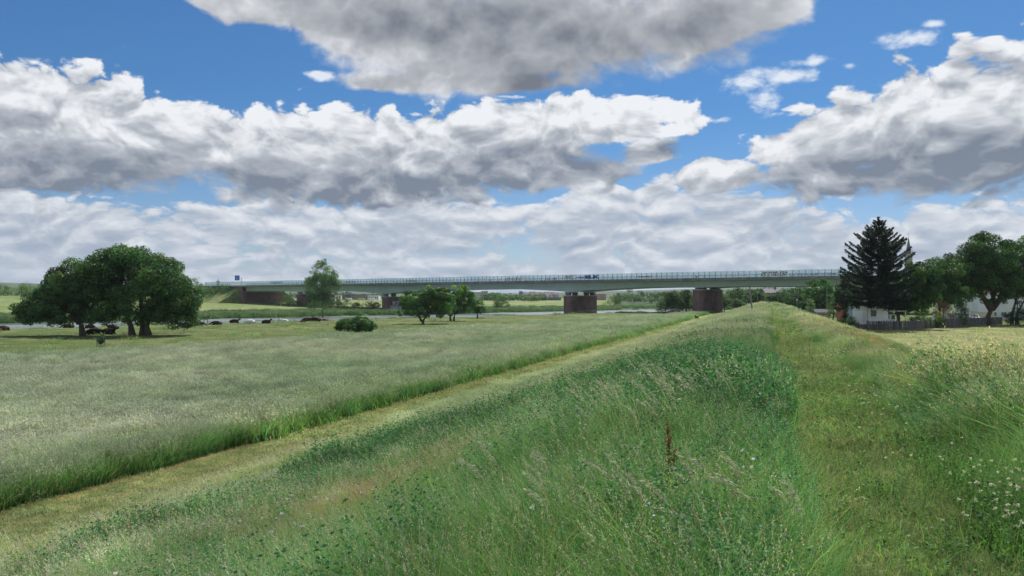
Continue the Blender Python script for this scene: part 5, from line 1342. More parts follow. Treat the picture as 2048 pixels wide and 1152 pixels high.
# church spire behind the spruce
Ys = 480; Xs = at(1817, Ys); zs = hz(Xs, Ys)
ch = empty('church_tower', (Xs, Ys, zs), 'slender dark church spire rising behind the right side of the spruce', 'church')
Ht = up_(508, Ys) - zs; Hs = up_(469, Ys) - zs
MB().box((0, 0, Ht / 2), (3.4, 3.4, Ht)).build('tower', M['tan'], ch)
sp = MB(); n = 8
sp.add([(1.9 * math.cos(a), 1.9 * math.sin(a), Ht) for a in np.linspace(0, 2 * math.pi, n, endpoint=False)] + [(0, 0, Hs - 1.2)], [(i, (i + 1) % n, n) for i in range(n)] + [tuple(range(n))[::-1]])
s_o = sp.build('spire', M['roofgrey'], ch)
MB().tube([(0, 0, Hs - 1.4), (0, 0, Hs + 0.8)], 0.08, 5).box((0, 0, Hs), (0.8, 0.06, 0.1)).build('cross', M['steel'], s_o)
for sx in (-1.7, 1.7):
    for sy_ in (-1.7, 1.7):
        MB().add([(sx - .3, sy_ - .3, Ht), (sx + .3, sy_ - .3, Ht), (sx + .3, sy_ + .3, Ht), (sx - .3, sy_ + .3, Ht), (sx, sy_, Ht + 2.6)], [(0, 1, 4), (1, 2, 4), (2, 3, 4), (3, 0, 4), (3, 2, 1, 0)]).build('pinnacle', M['roofgrey'], s_o)
c2_ = empty('chapel_tower', (at(436.5, 900), 900, hz(at(436.5, 900), 900)), 'tiny square tower with flagpole on the skyline above the embankment bushes', 'tower')
hb = up_(563, 900) - hz(at(436.5, 900), 900)
MB().box((0, 0, hb / 2), (3.2, 3.2, hb)).build('tower', M['tan'], c2_); MB().tube([(0, 0, hb), (0, 0, hb + 3.4)], 0.35, 6).build('flagpole', M['steel'], c2_)
MB().add([(-1.8, -1.8, hb), (1.8, -1.8, hb), (1.8, 1.8, hb), (-1.8, 1.8, hb), (0, 0, hb + 1.4)], [(0, 1, 4), (1, 2, 4), (2, 3, 4), (3, 0, 4), (3, 2, 1, 0)]).build('roof', M['roofgrey'], c2_)

# town beyond the river
def block(name, label, px0, px1, py_top, Y, mat, floors, cols, roof=None, d=14, cat='building', depth_px=None):
    X = (at(px0, Y) + at(px1, Y)) / 2; w = (px1 - px0) / F * Y; z = hz(X, Y) - 0.3; h = up_(py_top, Y) - z
    e = empty(name, (X, Y, z), label, cat)
    MB().box((0, d / 2, h / 2), (w, d, h)).build('wall', mat, e)
    MB().box((0, d / 2, h + 0.2), (w + 0.6, d + 0.6, 0.4)).build('roof', roof or M['roofgrey'], e)
    fr = MB().box((0, -0.02, 0.02), (0.01, 0.01, 0.01))
    for r_ in range(floors):
        for c_ in range(cols):
            cx = -w / 2 + (c_ + 0.5) * w / cols; cz = h * (r_ + 0.62) / (floors + 0.15)
            wo_ = MB().box((cx, -0.03, cz), (w / cols * 0.55, 0.10, h / floors * 0.45)).build('window', M['frame'], e)
            MB().box((cx, -0.09, cz), (w / cols * 0.45, 0.04, h / floors * 0.37)).build('pane', M['pane'], wo_)
    return e
block('cream_apartment_block', 'cream block of flats right of the orchard trees under the bridge', 949, 962, 585, 760, M['rendercream'], 4, 3)
block('cream_apartment_block', 'taller cream block with flat roof under the girder, right of its twin', 962.5, 975, 583, 765, M['rendercream'], 4, 3)
block('low_white_hall', 'low white hall beside the cream blocks', 976, 989, 593.5, 750, M['render'], 1, 5)
block('pink_block', 'pinkish block of flats just right of the middle pier', 1198, 1212, 588.5, 820, M['pink'], 5, 4)
block('grey_block', 'grey block partly hidden by the middle pier', 1186, 1197, 589, 860, M['roofgrey'], 4, 3)
block('blue_factory_hall', 'dark blue factory hall with small windows under the main span', 1078, 1104, 596.5, 800, M['bluewall'], 1, 6)
block('white_office', 'small white office at the left end of the blue hall', 1066, 1077, 594.5, 795, M['render'], 2, 4)
block('blue_factory_hall', 'second blue hall with white bands next to the middle pier', 1104.5, 1122, 595.5, 790, M['bluewall'], 2, 4)
block('teal_advert_tower', 'small teal tower top showing under the girder', 1038, 1045, 583, 900, simple('teal_cladding', (0.05, 0.22, 0.26), 0.5), 3, 2, cat='tower', d=5)
block('distribution_hall', 'very long low grey hall behind the left spans', 684, 735, 590, 900, M['roofgrey'], 1, 14, d=30)
block('white_hall', 'bright white hall just left of the graffiti pier', 736, 757, 590.5, 880, M['render'], 1, 5, d=20)
block('low_warehouse', 'pale low warehouse behind the slender tree', 640, 682, 590, 950, M['rendercream'], 1, 8, d=20)
for i in range(16):
    px = 1046 + (i % 8) * 9.5 + RNG.uniform(-2, 2); Yt = 1150 + (i // 8) * 140
    house('town_house', ['low cream', 'tan', 'taller white'][i % 3] + ' town house with ' + ['red', 'grey'][i % 2] + ' roof on the slope under the main span' + [', nearer row', ', farther row'][i // 8], px, Yt, 9, 8, 6 + (i % 3), 3.5,
          [M['rendercream'], M['tan'], M['render']][i % 3], [M['roofred'], M['roofgrey']][i % 2], wins=[(-2.5, 2, 1.2, 1.5), (2.5, 2, 1.2, 1.5), (-2.5, 4.8, 1.2, 1.5), (2.5, 4.8, 1.2, 1.5)], chimney=False)['group'] = 'town houses on the slope under the main span'
for i, (px, c_) in enumerate([(650, 'white'), (664, 'white'), (697, 'white'), (722, 'yellow'), (742, 'white')]):
    X = at(px, 700); z = hz(X, 700)
    e = empty('parked_van', (X, 700, z), ['white van parked in the distance left of the slender tree', 'white van glimpsed right beside the slender tree', 'white van in front of the long grey hall',
              'yellowish truck in front of the long grey hall', 'white van nearest the graffiti pier'][i], 'van')
    MB().add([(-3, 0, .5), (3, 0, .5), (3, 0, 1.5), (2.2, 0, 2.6), (-3, 0, 2.7), (-3, 2, .5), (3, 2, .5), (3, 2, 1.5), (2.2, 2, 2.6), (-3, 2, 2.7)],
             [(0, 1, 2, 3, 4), (9, 8, 7, 6, 5), (0, 5, 6, 1), (1, 6, 7, 2), (2, 7, 8, 3), (3, 8, 9, 4), (4, 9, 5, 0)]).build('body', M['white'] if c_ == 'white' else simple('yellow_paint', (0.55, 0.45, 0.2)), e)
    for wx_ in (-2, 2):
        MB().tube([(wx_, -0.06, 0.45), (wx_, 0.2, 0.45)], 0.45, 12).build('wheel', M['roofdark'], e)
    MB().box((2.3, 1.0, 1.95), (0.5, 1.7, 0.6)).build('windscreen', M['pane'], e)
# ---------------------------------------------------------------- cattle
def hide_mat(name, c1, c2):
    m, T = new_mat(name)
    n = T.noise(objc(T), 2.2, 4, 0.6)
    return finish(m, T, principled(T, T.mix(T.ramp(n, 0.35, 0.65), c4(c1), c4(c2)), 0.75, 0, 0.2))
HIDE = {'black': hide_mat('black_hide', (0.012, 0.010, 0.010), (0.03, 0.022, 0.02)), 'brown': hide_mat('dark_brown_hide', (0.022, 0.012, 0.009), (0.045, 0.023, 0.016)),
        'red': hide_mat('red_brown_hide', (0.055, 0.024, 0.014), (0.09, 0.04, 0.022)), 'white': hide_mat('white_hide', (0.62, 0.59, 0.54), (0.75, 0.73, 0.68)),
        'tan': hide_mat('tan_hide', (0.40, 0.26, 0.15), (0.50, 0.34, 0.20))}
def skin_mesh(name, verts, edges, radii, root=0, sub=1):
    me = bpy.data.meshes.new(name); me.from_pydata(verts, edges, [])
    o = bpy.data.objects.new(name, me); COL.objects.link(o)
    sk = o.modifiers.new('skin', 'SKIN'); sk.use_smooth_shade = True
    for i, r in enumerate(radii):
        me.skin_vertices[0].data[i].radius = (r, r) if not hasattr(r, '__len__') else r
        me.skin_vertices[0].data[i].use_root = (i == root)
    sb = o.modifiers.new('sub', 'SUBSURF'); sb.levels = sub; sb.render_levels = sub
    dg = bpy.context.evaluated_depsgraph_get(); out_ = bpy.data.meshes.new_from_object(o.evaluated_get(dg))
    bpy.data.objects.remove(o); bpy.data.meshes.remove(me); out_.name = name
    return out_
def lying_cow(head_up=True, stretched=False):
    V = [(0, 0, .50), (.55, 0, .52), (.95, .02, .48), (-.50, 0, .54), (-.82, 0, .62)]          # barrel: middle, loin, rump, shoulder, neck base
    E = [(0, 1), (1, 2), (0, 3), (3, 4)]; R_ = [(.40, .43), (.40, .42), (.26, .30), (.36, .40), (.22, .26)]
    def ch(fr, pts, rr):
        a = fr
        for p, r in zip(pts, rr): V.append(p); R_.append((r, r)); E.append((a, len(V) - 1)); a = len(V) - 1
        return a
    if head_up:
        ch(4, [(-1.05, 0, .86), (-1.18, 0, 1.04), (-1.36, 0, .98), (-1.56, 0, .86)], [.15, .15, .12, .085])
    else:
        ch(4, [(-1.08, -.05, .52), (-1.28, -.12, .34), (-1.48, -.18, .22), (-1.66, -.22, .15)], [.16, .14, .11, .08])
    h = [i for i, v in enumerate(V) if i > 4][1]
    ch(h, [(V[h][0] + .02, .17, V[h][2] + .06), (V[h][0] + .03, .27, V[h][2] + .02)], [.045, .03]); ch(h, [(V[h][0] + .02, -.17, V[h][2] + .06), (V[h][0] + .03, -.27, V[h][2] + .02)], [.045, .03])
    ch(3, [(-.62, -.30, .22), (-1.0, -.34, .09), (-.70, -.36, .06)], [.12, .065, .055]); ch(3, [(-.62, .30, .22), (-.98, .36, .09), (-.68, .40, .06)], [.12, .065, .055])
    ch(2, [(.78, -.36, .28), (.38, -.50, .12), (.72, -.58, .07)], [.20, .085, .055]); ch(2, [(.80, .34, .26), (.42, .44, .12), (.76, .50, .07)], [.18, .085, .055])
    ch(2, [(1.20, .02, .50), (1.27, .05, .25), (1.24, .08, .10)], [.05, .028, .04])
    return skin_mesh('lying_cow', V, E, R_)
cowA = lying_cow(True); cowB = lying_cow(False)
COWS = [  # px, base py, hide, mesh, facing(+1 left), scale, label
    (7, 661, 'red', 1, 1, 1.0, 'reddish brown cow lying at the far left edge near the water'),
    (136, 656, 'brown', 1, 1, .9, 'brown cow lying behind the leftmost willow trunk'),
    (180, 657, 'brown', 1, -1, .9, 'brown cow seen between the willow trunks, nearer the left one'),
    (225, 659, 'brown', 0, 1, 1.0, 'brown cow lying under the middle of the willow crown'),
    (190, 669, 'black', 1, -1, 1.15, 'black cow resting right beside the left willow trunk'),
    (218, 669, 'black', 0, -1, 1.15, 'black cow with raised head between the two willows'),
    (372, 655, 'red', 1, 1, 1.1, 'reddish brown cow just right of the large willow'),
    (396, 652, 'brown', 1, -1, 1.1, 'dark brown cow right of the willow, second in the row'),
    (433, 650, 'brown', 1, 1, 1.0, 'dark brown cow lying alone between willow and black pair'),
    (469, 646, 'brown', 0, -1, 1.0, 'brown cow lying just left of the first white cow'),
    (501, 647, 'white', 1, 1, 1.0, 'leftmost white cow lying in the row'),
    (520, 643, 'black', 1, 1, 1.0, 'black cow lying closest to the river, left one'),
    (533, 647, 'brown', 0, -1, 1.0, 'brown cow in front of the two black ones'),
    (544, 642, 'black', 1, 1, 1.0, 'black cow below the green and white river marker'),
    (569, 645, 'white', 0, 1, .9, 'middle white cow lying alone in the row'),
    (586, 643, 'white', 0, 1, .85, 'white cow lying nose to tail with a brown one'),
    (596, 643, 'brown', 1, -1, 1.0, 'brown cow directly right of the third white cow'),
    (606, 645, 'red', 0, -1, .7, 'small reddish calf lying in front of the herd'),
    (615, 643, 'brown', 0, -1, 1.1, 'dark brown cow with raised head in the herd by the slender tree'),
    (631, 643, 'brown', 1, 1, 1.2, 'large dark brown cow right against the slender tree, left side'),
    (628, 634, 'brown', 1, 1, .7, 'small brown cow at the water behind the slender tree'),
    (651, 642, 'red', 1, 1, .7, 'low reddish cow just right of the slender tree trunk'),
    (657, 638, 'brown', 0, -1, .8, 'brown cow behind and right of the slender tree'),
    (664, 640, 'tan', 0, -1, .8, 'tan cow lying at the right end of the herd'),
    (674, 640, 'tan', 1, 1, .5, 'tiny tan calf at the very right of the herd')]
cow_mesh = {}
for i, (px, py, hd, mi, fc, sc_, lab) in enumerate(COWS):
    X, Y, z = hit(px, py); k_ = 0
    while rq(X, Y)[0] > 160 and k_ < 60: k_ += 1; Y -= 0.5; X = at(px, Y)
    z = hz(X, Y)
    key = (hd, mi)
    if key not in cow_mesh:
        me = (cowA if mi == 0 else cowB).copy(); me.materials.clear(); me.materials.append(HIDE[hd]); cow_mesh[key] = me
    o = link('cow' if sc_ > 0.65 or 'calf' not in lab else 'calf', cow_mesh[key], None, None, (X, Y, z - 0.06))
    s_ = sc_ * 0.98; o.scale = (s_, s_, s_)
    o.rotation_euler = (0, 0, (0 if fc > 0 else math.pi) + random.uniform(-0.35, 0.35))
    tag(o, lab, 'cow', 'cattle resting by the river')

# dog on the mown strip
X, Y, z = hit(1394, 639)
V = [(0, 0, .48), (.28, 0, .47), (-.28, 0, .50), (-.46, 0, .66), (-.56, 0, .74), (-.74, 0, .68)]; E = [(0, 1), (0, 2), (2, 3), (3, 4), (4, 5)]; R_ = [(.15, .17), (.14, .15), (.15, .18), (.10, .10), (.11, .11), (.055, .055)]
def leg_(fr, pts, rr):
    a = fr
    for p, r in zip(pts, rr): V.append(p); R_.append((r, r)); E.append((a, len(V) - 1)); a = len(V) - 1
for sy_ in (-.1, .1):
    leg_(2, [(-.30, sy_, .30), (-.27, sy_, .15), (-.32, sy_, .02)], [.07, .04, .045]); leg_(1, [(.26, sy_, .30), (.36, sy_, .17), (.30, sy_, .02)], [.09, .04, .045]); leg_(4, [(-.52, sy_, .86)], [.035])
leg_(1, [(.46, 0, .56), (.60, 0, .68)], [.04, .025])
dog = link('dog', skin_mesh('dog', V, E, R_), HIDE['black'], None, (X, Y, z + 0.02)); dog.scale = (1.25, 1.25, 1.25); dog.rotation_euler = (0, 0, 0.5)
tag(dog, 'small black dog standing on the mown strip below the fourth pier', 'dog')

# ---------------------------------------------------------------- posts on the dike
M['polewood'] = simple('grey_pole', (0.24, 0.24, 0.24), 0.7, 0.2, 3.0)
def pole(px, pyb, pyt, Y, lean, label, plate=True):
    X = at(px, Y); z = hz(X, Y); H = up_(pyt, Y) - z
    e = empty('marker_pole', (X, Y, z), label, 'pole')
    MB().tube([(0, 0, -0.2), (lean * 0.5, 0, H * 0.5), (lean, 0, H)], [0.085, 0.08, 0.075], 8).build('shaft', M['polewood'], e)
    if plate:
        MB().box((lean, -0.02, H + 0.03), (0.42, 0.16, 0.12)).build('crosspiece', M['polewood'], e); MB().tube([(lean - 0.12, 0, H - 0.15), (lean - 0.45, 0, H + 0.12)], 0.02, 5).build('bracket', M['steel'], e)
    return e
pole(1505, 632, 567, 78, -0.32, 'tall grey pole leaning slightly left on the dike in front of the bridge')
pole(1515, 611, 585, 190, 0.0, 'farther thin pole on the dike just right of the leaning one', False)

# wire guard round a sapling in the pasture
X, Y, z = hit(202, 694)
e = empty('sapling_guard', (X, Y, z), 'dark green wire guard round a sapling in front of the willows', 'tree guard')
cg = MB(); R0 = 0.42
for j in range(8):
    a = j * math.pi / 4; cg.tube([(R0 * math.cos(a), R0 * math.sin(a), -0.1), (R0 * math.cos(a), R0 * math.sin(a), 1.15)], 0.02, 4)
for zz in (0.1, 0.45, 0.8, 1.12):
    ring = [(R0 * math.cos(a), R0 * math.sin(a), zz) for a in np.linspace(0, 2 * math.pi, 13)]; cg.tube(ring, 0.014, 4, False)
cg.build('guard', simple('green_wire', (0.02, 0.05, 0.045), 0.6), e)
me, pc = crown_mesh('sapling', [(0, 0, 0.65, 0.36, 0.36, 0.55), (0, 0, 1.25, 0.42, 0.42, 0.22)], 1500, 0.11, (0.04, 0.10, 0.045), npuff=20, puff=0.4, seed=201); link('sapling', me, None, e)
MB().tube([(0, 0, -0.1), (0.02, 0, 0.6), (0, 0.02, 1.3)], [0.03, 0.02, 0.01], 6).build('stem', M['bark'], e)

# river marker and small shore things
X, Y = at(552, 232), 232; z = WATER
e = empty('river_marker', (X, Y, z - 1.0), 'slim river marker, green above white, at the water edge', 'marker')
MB().tube([(0, 0, 0), (0, 0, 2.2)], 0.12, 8).build('lower_shaft', M['white'], e); MB().tube([(0, 0, 2.202), (0, 0, 3.4)], 0.13, 8).build('upper_shaft', simple('green_paint', (0.10, 0.45, 0.15), 0.5), e)
X, Y, z = hit(408, 649)
e = empty('river_gauge_frame', (X, Y, z), 'small dark post and rail frame on the shore right of the willow', 'railing')
for dx_ in (-0.75, 0, 0.75): MB().box((dx_, 0, 0.5), (0.09, 0.09, 1.1)).build('post', M['plank'], e)
MB().box((0, -0.07, 0.95), (1.8, 0.05, 0.09)).build('rail', M['plank'], e)
for px, Y, lab, h in ((1094, 520, 'little white post in the field under the main span, left of the middle pier', 2.2), (1054, 560, 'pale yellow post in the far field under the main span', 2.4), (562, 372, 'short white post on the far bank before the abutment', 1.0)):
    X = at(px, Y); e = empty('white_post', (X, Y, hz(X, Y)), lab, 'post')
    MB().tube([(0, 0, -0.1), (0, 0, h)], 0.14, 8).build('shaft', M['white'], e); MB().tube([(0, 0, h), (0, 0, h + 0.2)], [0.16, 0.05], 8).build('cap', M['white'], e)
for px, Y, lab, h in ((1641, 140, 'short white marker stone on the lawn near the dike', 0.55), (1601, 165, 'small pale marker post at the dike foot hedge', 0.8)):
    X = at(px, Y); e = empty('marker_stone', (X, Y, hz(X, Y)), lab, 'marker')
    MB().box((0, 0, h / 2), (0.28, 0.2, h), taper=0.85).build('stone', M['white'], e, bevel=0.02); MB().box((0, 0, h + 0.03), (0.2, 0.14, 0.06)).build('top', M['concrete'], e)

# garden lamp left of the cottage
X = at(1594, 185); z = hz(X, 185)
e = empty('garden_lamp', (X, 185, z), 'globe lamp on a thin post by the hedge at the dike foot', 'lamp')
Hh = up_(600, 185) - z
MB().tube([(0, 0, 0), (0, 0, Hh - 0.1)], 0.05, 8).build('post', M['steel'], e); MB().ellipsoid((0, 0, Hh), (0.17, 0.17, 0.17), 12, 8).build('globe', M['white'], e)
MB().tube([(0, 0, Hh - 0.25), (0, 0, Hh - 0.15)], [0.05, 0.10], 8).build('collar', M['steel'], e)
# tall thin mast right of the round tree
X = at(1654, 190); z = hz(X, 190); e = empty('thin_mast', (X, 190, z), 'thin pale mast rising beside the round tree left of the spruce', 'mast')
MB().tube([(0, 0, 0), (0, 0, up_(576, 190) - z)], 0.06, 6).build('shaft', M['steel'], e); MB().box((0, 0, up_(578, 190) - z), (0.6, 0.06, 0.06)).build('crosspiece', M['steel'], e)

# silver car in front of the white house, and a white car below the dark willow
def car(name, label, X, Y, z, rz, paint):
    e = empty(name, (X, Y, z), label, 'car', rz=rz)
    prof = [(-2.05, .35), (-2.1, .75), (-1.95, .92), (-1.25, .98), (-.6, 1.42), (.75, 1.45), (1.45, 1.02), (2.05, .92), (2.1, .45), (2.0, .32)]
    mb = MB(); n = len(prof); V = []
    for sy_, k in ((-.84, 1.0), (.84, 1.0)):
        for (x, z_) in prof:
            inn = 0.86 if z_ > 1.1 else 1.0
            V.append((x, sy_ * inn, z_))
    mb.add(V, [tuple(range(n)), tuple(range(2 * n - 1, n - 1, -1))] + [(i, n + i, n + (i + 1) % n, (i + 1) % n) for i in range(n)])
    b = mb.build('body', paint, e, bevel=0.05)
    for sy_ in (-.80, .80):
        MB().add([(-1.15, sy_, 1.02), (1.28, sy_, 1.04), (.70, sy_ * .93, 1.38), (-.56, sy_ * .93, 1.36)], [(0, 1, 2, 3)]).add([(-1.15, sy_ * 1.012, 1.02), (1.28, sy_ * 1.012, 1.04), (.70, sy_ * .955, 1.38), (-.56, sy_ * .955, 1.36)], [(0, 1, 2, 3)]).build('side_window', M['pane'], e)
        for wx_ in (-1.3, 1.3): MB().tube([(wx_, sy_ * 0.85, .32), (wx_, sy_ * 1.08, .32)], .32, 14).build('wheel', M['roofdark'], e)
    MB().add([(-1.24, -.66, 1.0), (-1.24, .66, 1.0), (-.64, .62, 1.40), (-.64, -.62, 1.40)], [(0, 1, 2, 3)]).build('windscreen', M['pane'], e).location = (-.03, 0, .02)
    MB().add([(1.42, -.66, 1.06), (1.42, .66, 1.06), (.80, .62, 1.42), (.80, -.62, 1.42)], [(3, 2, 1, 0)]).build('rear_window', M['pane'], e).location = (.03, 0, .02)
    for sy_ in (-.6, .6): MB().box((-2.1, sy_, .72), (.06, .34, .14)).build('headlight', M['white'], e)
    return e
silver = simple('silver_paint', (0.50, 0.53, 0.56), 0.25, 0.05, 1.0, 0.5, 0.5)
car('parked_car', 'silver car parked beneath the great tree in front of the white house', at(1947, 150), 150, hz(at(1947, 150), 150) + 0.25, 1.2, silver)
car('parked_car', 'white car half hidden under the dark willow beside the fourth pier', at(1350, 288), 288, hz(at(1350, 288), 288), 0.3, M['white'])

# small garden furniture behind the fence
def table(px, Y, label, w=1.3):
    X = at(px, Y); e = empty('garden_table', (X, Y, hz(X, Y)), label, 'table')
    MB().box((0, 0, 1.25), (w, 0.7, 0.05)).build('table_top', M['white'], e)
    for a in (-1, 1):
        for b in (-1, 1): MB().box((a * (w / 2 - 0.08), b * 0.28, 0.61), (0.06, 0.06, 1.22)).build('leg', M['white'], e)
table(1838, 122.5, 'white garden table behind the fence right of the porch', 0.95)
table(1899, 131, 'white bench table behind the fence below the bronze bush', 0.8)
# wooden trellis behind the fence, right part
X = at(1918, 134); e = empty('garden_trellis', (X, 134, hz(X, 134)), 'dark timber trellis behind the fence beneath the grey green tree', 'trellis')
for j in range(5): MB().box((j * 0.7, 0, 1.05), (0.07, 0.07, 2.1)).build('upright', M['plank'], e)
for zz in (0.9, 1.5, 2.0): MB().box((1.4, -0.06, zz), (2.95, 0.04, 0.07)).build('crossbar', M['plank'], e)

# ---------------------------------------------------------------- birds
def bird(px, py, Y, span, bank, label):
    mb = MB(); mb.smooth = True
    mb.ellipsoid((0, 0, 0), (0.30 * span, 0.07 * span, 0.07 * span), 8, 5)
    for s_ in (-1, 1):
        mb.add([(0.10 * span, 0, 0.02 * span), (-0.12 * span, 0, 0.02 * span), (-0.10 * span, s_ * 0.25 * span, 0.12 * span), (-0.16 * span, s_ * 0.5 * span, 0.05 * span), (0.06 * span, s_ * 0.25 * span, 0.12 * span)], [(0, 1, 2, 4), (4, 2, 3)])
    mb.add([(-0.25 * span, 0, 0), (-0.42 * span, -0.08 * span, 0), (-0.42 * span, 0.08 * span, 0)], [(0, 1, 2)])
    o = mb.build('bird', HIDE['black'], None, (at(px, Y), Y, up_(py, Y))); o.rotation_euler = (bank, 0.1, 0.4)
    return tag(o, label, 'bird')
bird(587, 405, 150, 0.5, 0.5, 'dark bird flying against the cloud above the slender tree'); bird(837, 391, 150, 0.55, -0.5, 'dark bird flying above the orchard trees')
bird(1214, 351, 170, 0.45, 0.4, 'dark bird flying above the middle pier')

# ---------------------------------------------------------------- foreground plants one can point to
def plant_obj(name, label, X, Y, tufts, cat='plant', s=1.0, rz=0.0, z=None):
    e = empty(name, (X, Y, hz(X, Y) if z is None else z), label, cat, rz=rz)
    for nm, me in tufts:
        me2 = me.copy(); me2.materials.clear(); me2.materials.append(M['leaf']); o = link(nm, me2, None, e); o.scale = (s, s, s)
    return e
def dock():
    T1 = Tuft(); n = 3
    b = np.stack([RNG.uniform(-.04, .04, n), RNG.uniform(-.04, .04, n), np.zeros(n)], 1); ln = np.array([0.78, 0.68, 0.60])
    c = jit((0.17, 0.11, 0.06), n, 0.1)
    V, Q, C, ctr = ribbons(b, np.array([[-0.15, 0], [0.1, .1], [0.25, -.1]]), ln, np.full(n, 0.010), np.full(n, 0.1), np.array([0., 1., 2.]), 4, c, c); T1.add(V, Q, C)
    st = T1.mesh('stem', M['leaf'])
    T2 = Tuft(); k = RNG.integers(0, n, 900); f = RNG.uniform(0.42, 1.0, 900)
    seg = np.minimum((f * 4).astype(int), 3); fr = (f * 4 - seg)[:, None]
    P = ctr[k, seg] * (1 - fr) + ctr[k, seg + 1] * fr + RNG.normal(0, 0.022, (900, 3)) * (1.3 - f[:, None])
    T2.add(*leafquads(P, 0.016, 0.8, (0.24, 0.13, 0.06), 0.1, 0.25)); sd_ = T2.mesh('seed_head', M['leaf'])
    T3 = Tuft(); m_ = 12; a = RNG.uniform(0, 6.28, m_); r = RNG.uniform(0.08, 0.2, m_)
    T3.add(*leafquads(np.stack([r * np.cos(a), r * np.sin(a), RNG.uniform(0.05, 0.25, m_)], 1), 0.22, 0.32, (0.06, 0.13, 0.04), 0.4, 0.15)); lf_ = T3.mesh('leaves', M['leaf'])
    return [('stem', st), ('seed_head', sd_), ('leaves', lf_)]
Yd = 4.9; Xd = at(1345, Yd)
plant_obj('dock_plant', 'rust brown dock with dense seed spikes standing in the foreground grass', Xd, Yd, dock(), s=1.0)
# large reed-like grass heads leaning left in the middle of the slope
def heads(n, L, R, lean, col=(0.38, 0.38, 0.31)):
    T1 = Tuft(); a = RNG.uniform(0, 6.28, n); r = R * np.sqrt(RNG.uniform(0, 1, n))
    b = np.stack([r * np.cos(a), r * np.sin(a), np.zeros(n)], 1); ln = RNG.uniform(*L, n)
    d = np.stack([RNG.normal(lean, 0.15, n), RNG.normal(0, 0.15, n)], 1)
    c = jit((0.36, 0.37, 0.22), n, 0.1); V, Q, C, ctr = ribbons(b, d, ln, np.full(n, 0.0055), RNG.uniform(0.4, 0.8, n), RNG.uniform(0, 3, n), 8, c, c); T1.add(V, Q, C)
    st = T1.mesh('stalks', M['leaf']); T2 = Tuft(); k = np.repeat(np.arange(n), 60); f = RNG.uniform(0.72, 1.0, 60 * n)
    seg = np.minimum((f * 8).astype(int), 7); fr = (f * 8 - seg)[:, None]; tg = ctr[k, seg + 1] - ctr[k, seg]; tg /= np.linalg.norm(tg, axis=1, keepdims=True)
    P = ctr[k, seg] * (1 - fr) + ctr[k, seg + 1] * fr + RNG.normal(0, 0.008, (60 * n, 3)); T2.add(*leafquads(P, 0.028, 0.25, col, 0.0, 0.15, tg))
    return [('stalks', st), ('seed_heads', T2.mesh('seed_heads', M['leaf']))]
for i, (px, Yp_, n, L, lab) in enumerate([(1400, 7.2, 24, (0.9, 1.25), 'tall clump of silvery seed heads bent to the left, the highest in the foreground'),
        (1260, 6.6, 16, (0.75, 1.05), 'clump of pale nodding seed heads left of the highest one'), (1180, 8.2, 12, (0.75, 1.0), 'loose clump of purplish bent seed heads farther down the slope'),
        (1480, 4.2, 14, (0.6, 0.85), 'clump of drooping seed heads in front of the dock plant, right side'), (1150, 4.4, 14, (0.6, 0.85), 'clump of arching pale seed heads near the lower edge'),
        (1860, 21.0, 14, (0.8, 1.15), 'pale bent seed heads standing out against the mown field on the right')]):
    plant_obj('seed_head_clump', lab, at(px, Yp_), Yp_, heads(n, L, 0.5, -0.45))
for i, (px, Yp_, lab) in enumerate([(1555, 5.6, 'yellow green flowering bedstraw beside the trodden path'), (1500, 5.0, 'second yellow flowering bedstraw, lower and left of the first')]):
    me = PROT[KIND['bedstraw'][0][i]]; plant_obj('bedstraw_plant', lab, at(px, Yp_), Yp_, [('stems_and_flowers', me)], s=1.0)
# sprawling herb standing dark on the far crest
X, Y, z = hit(1498, 672); me, pc = crown_mesh('foliage', [(0, 0, .2, .9, .5, .2), (-.8, 0, .15, .5, .4, .2)], 1300, 0.09, (0.04, 0.075, 0.035), npuff=50, puff=.6, seed=301)
e = empty('dark_herb', (X, Y, z), 'isolated dark leafy herb on the dike below the leaning pole', 'plant'); link('foliage', me, None, e)
MB().tube([(0, 0, 0), (0, 0, .3)], .02, 5).build('stem', M['bark'], e)
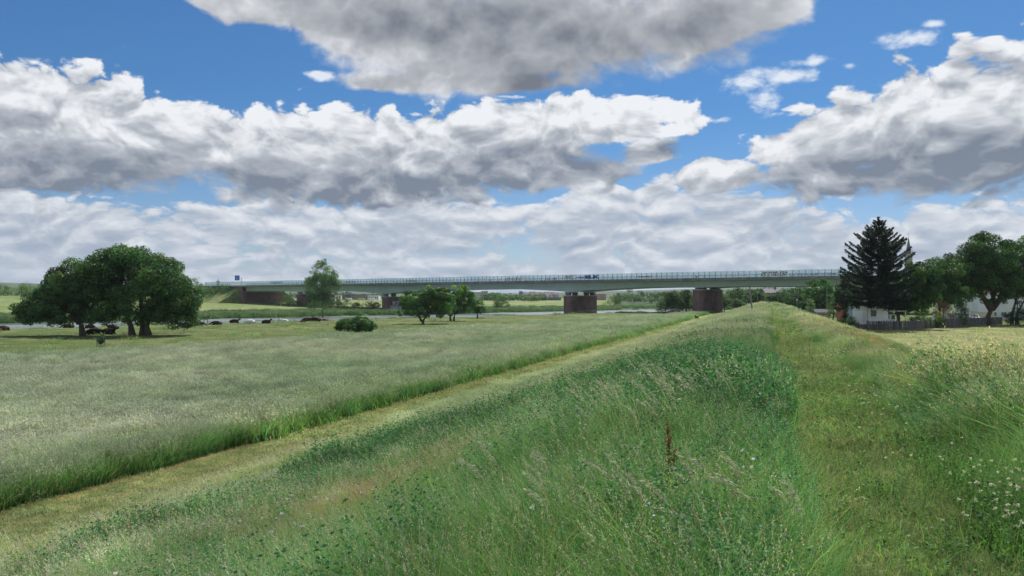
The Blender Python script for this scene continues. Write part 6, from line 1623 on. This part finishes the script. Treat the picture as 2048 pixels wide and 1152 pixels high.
# clover blossoms
T1 = []
def blossoms(name, label, spots, n, size, col, hh, cl=GREEN):
    T_ = Tuft()
    P = []
    for (t0, s0, rt, rs, w) in spots:
        k = int(n * w); P.append(np.stack([RNG.normal(t0, rt, k), RNG.normal(s0, rs, k)], 1))
    P = np.concatenate(P); X, Y = xy(P[:, 0], P[:, 1]); z = height(X, Y); h = RNG.uniform(*hh, len(X)); m_ = len(X)
    base = np.stack([X, Y, z], 1)
    V, Q, C, ctr = ribbons(base, RNG.normal(0, .2, (m_, 2)), h, np.full(m_, 0.003), np.full(m_, .1), RNG.uniform(0, 3, m_), 2, jit(cl, m_, .1), jit(cl, m_, .1)); T_.add(V, Q, C)
    top = np.repeat(ctr[:, -1], 14, 0); d = RNG.normal(0, 1, (len(top), 3)); d /= np.linalg.norm(d, axis=1, keepdims=True)
    T_.add(*leafquads(top + d * size * 0.32, size * 0.62, 0.6, col, 0.1, 0.10, d))
    me = T_.mesh(name, M['leaf']); tag(link(name, me), label, kind='stuff')
blossoms('clover_blossoms', 'white clover heads scattered beside the trodden path', [(6.0, -1.85, 0.55, 0.28, .5), (5.2, -1.7, 0.5, 0.22, .15), (20, -1.6, 0.9, 0.2, .2), (11.5, -1.5, 0.9, 0.25, .1), (8.5, -1.4, 1.5, 0.3, .05)], 340, 0.026, (0.66, 0.62, 0.56), (0.16, 0.34))
blossoms('yarrow_blossoms', 'small white and pink blossoms dotted through the slope grass', [(24, 3.0, 4, 1.2, .4), (7, 3.2, 2, 1.2, .15), (12, 8, 4, 2, .2), (4.5, 3.6, .6, 1.0, .1), (30, 1.5, 4, .6, .15)], 260, 0.03, (0.58, 0.55, 0.58), (0.30, 0.6))
# ---------------------------------------------------------------- air
m, T = new_mat('thin_haze')
o_ = T.new('ShaderNodeOutputMaterial'); v_ = T.new('ShaderNodeVolumePrincipled')
v_.inputs['Color'].default_value = (0.80, 0.89, 1.0, 1); v_.inputs['Density'].default_value = 0.00007; v_.inputs['Anisotropy'].default_value = 0.2
T.t.links.new(v_.outputs[0], o_.inputs['Volume'])
hzb = MB().box((0, 4400, 70), (26000, 9400, 180)).build('haze', m); hzb['kind'] = 'stuff'; hzb['label'] = 'thin bluish air over the whole valley'
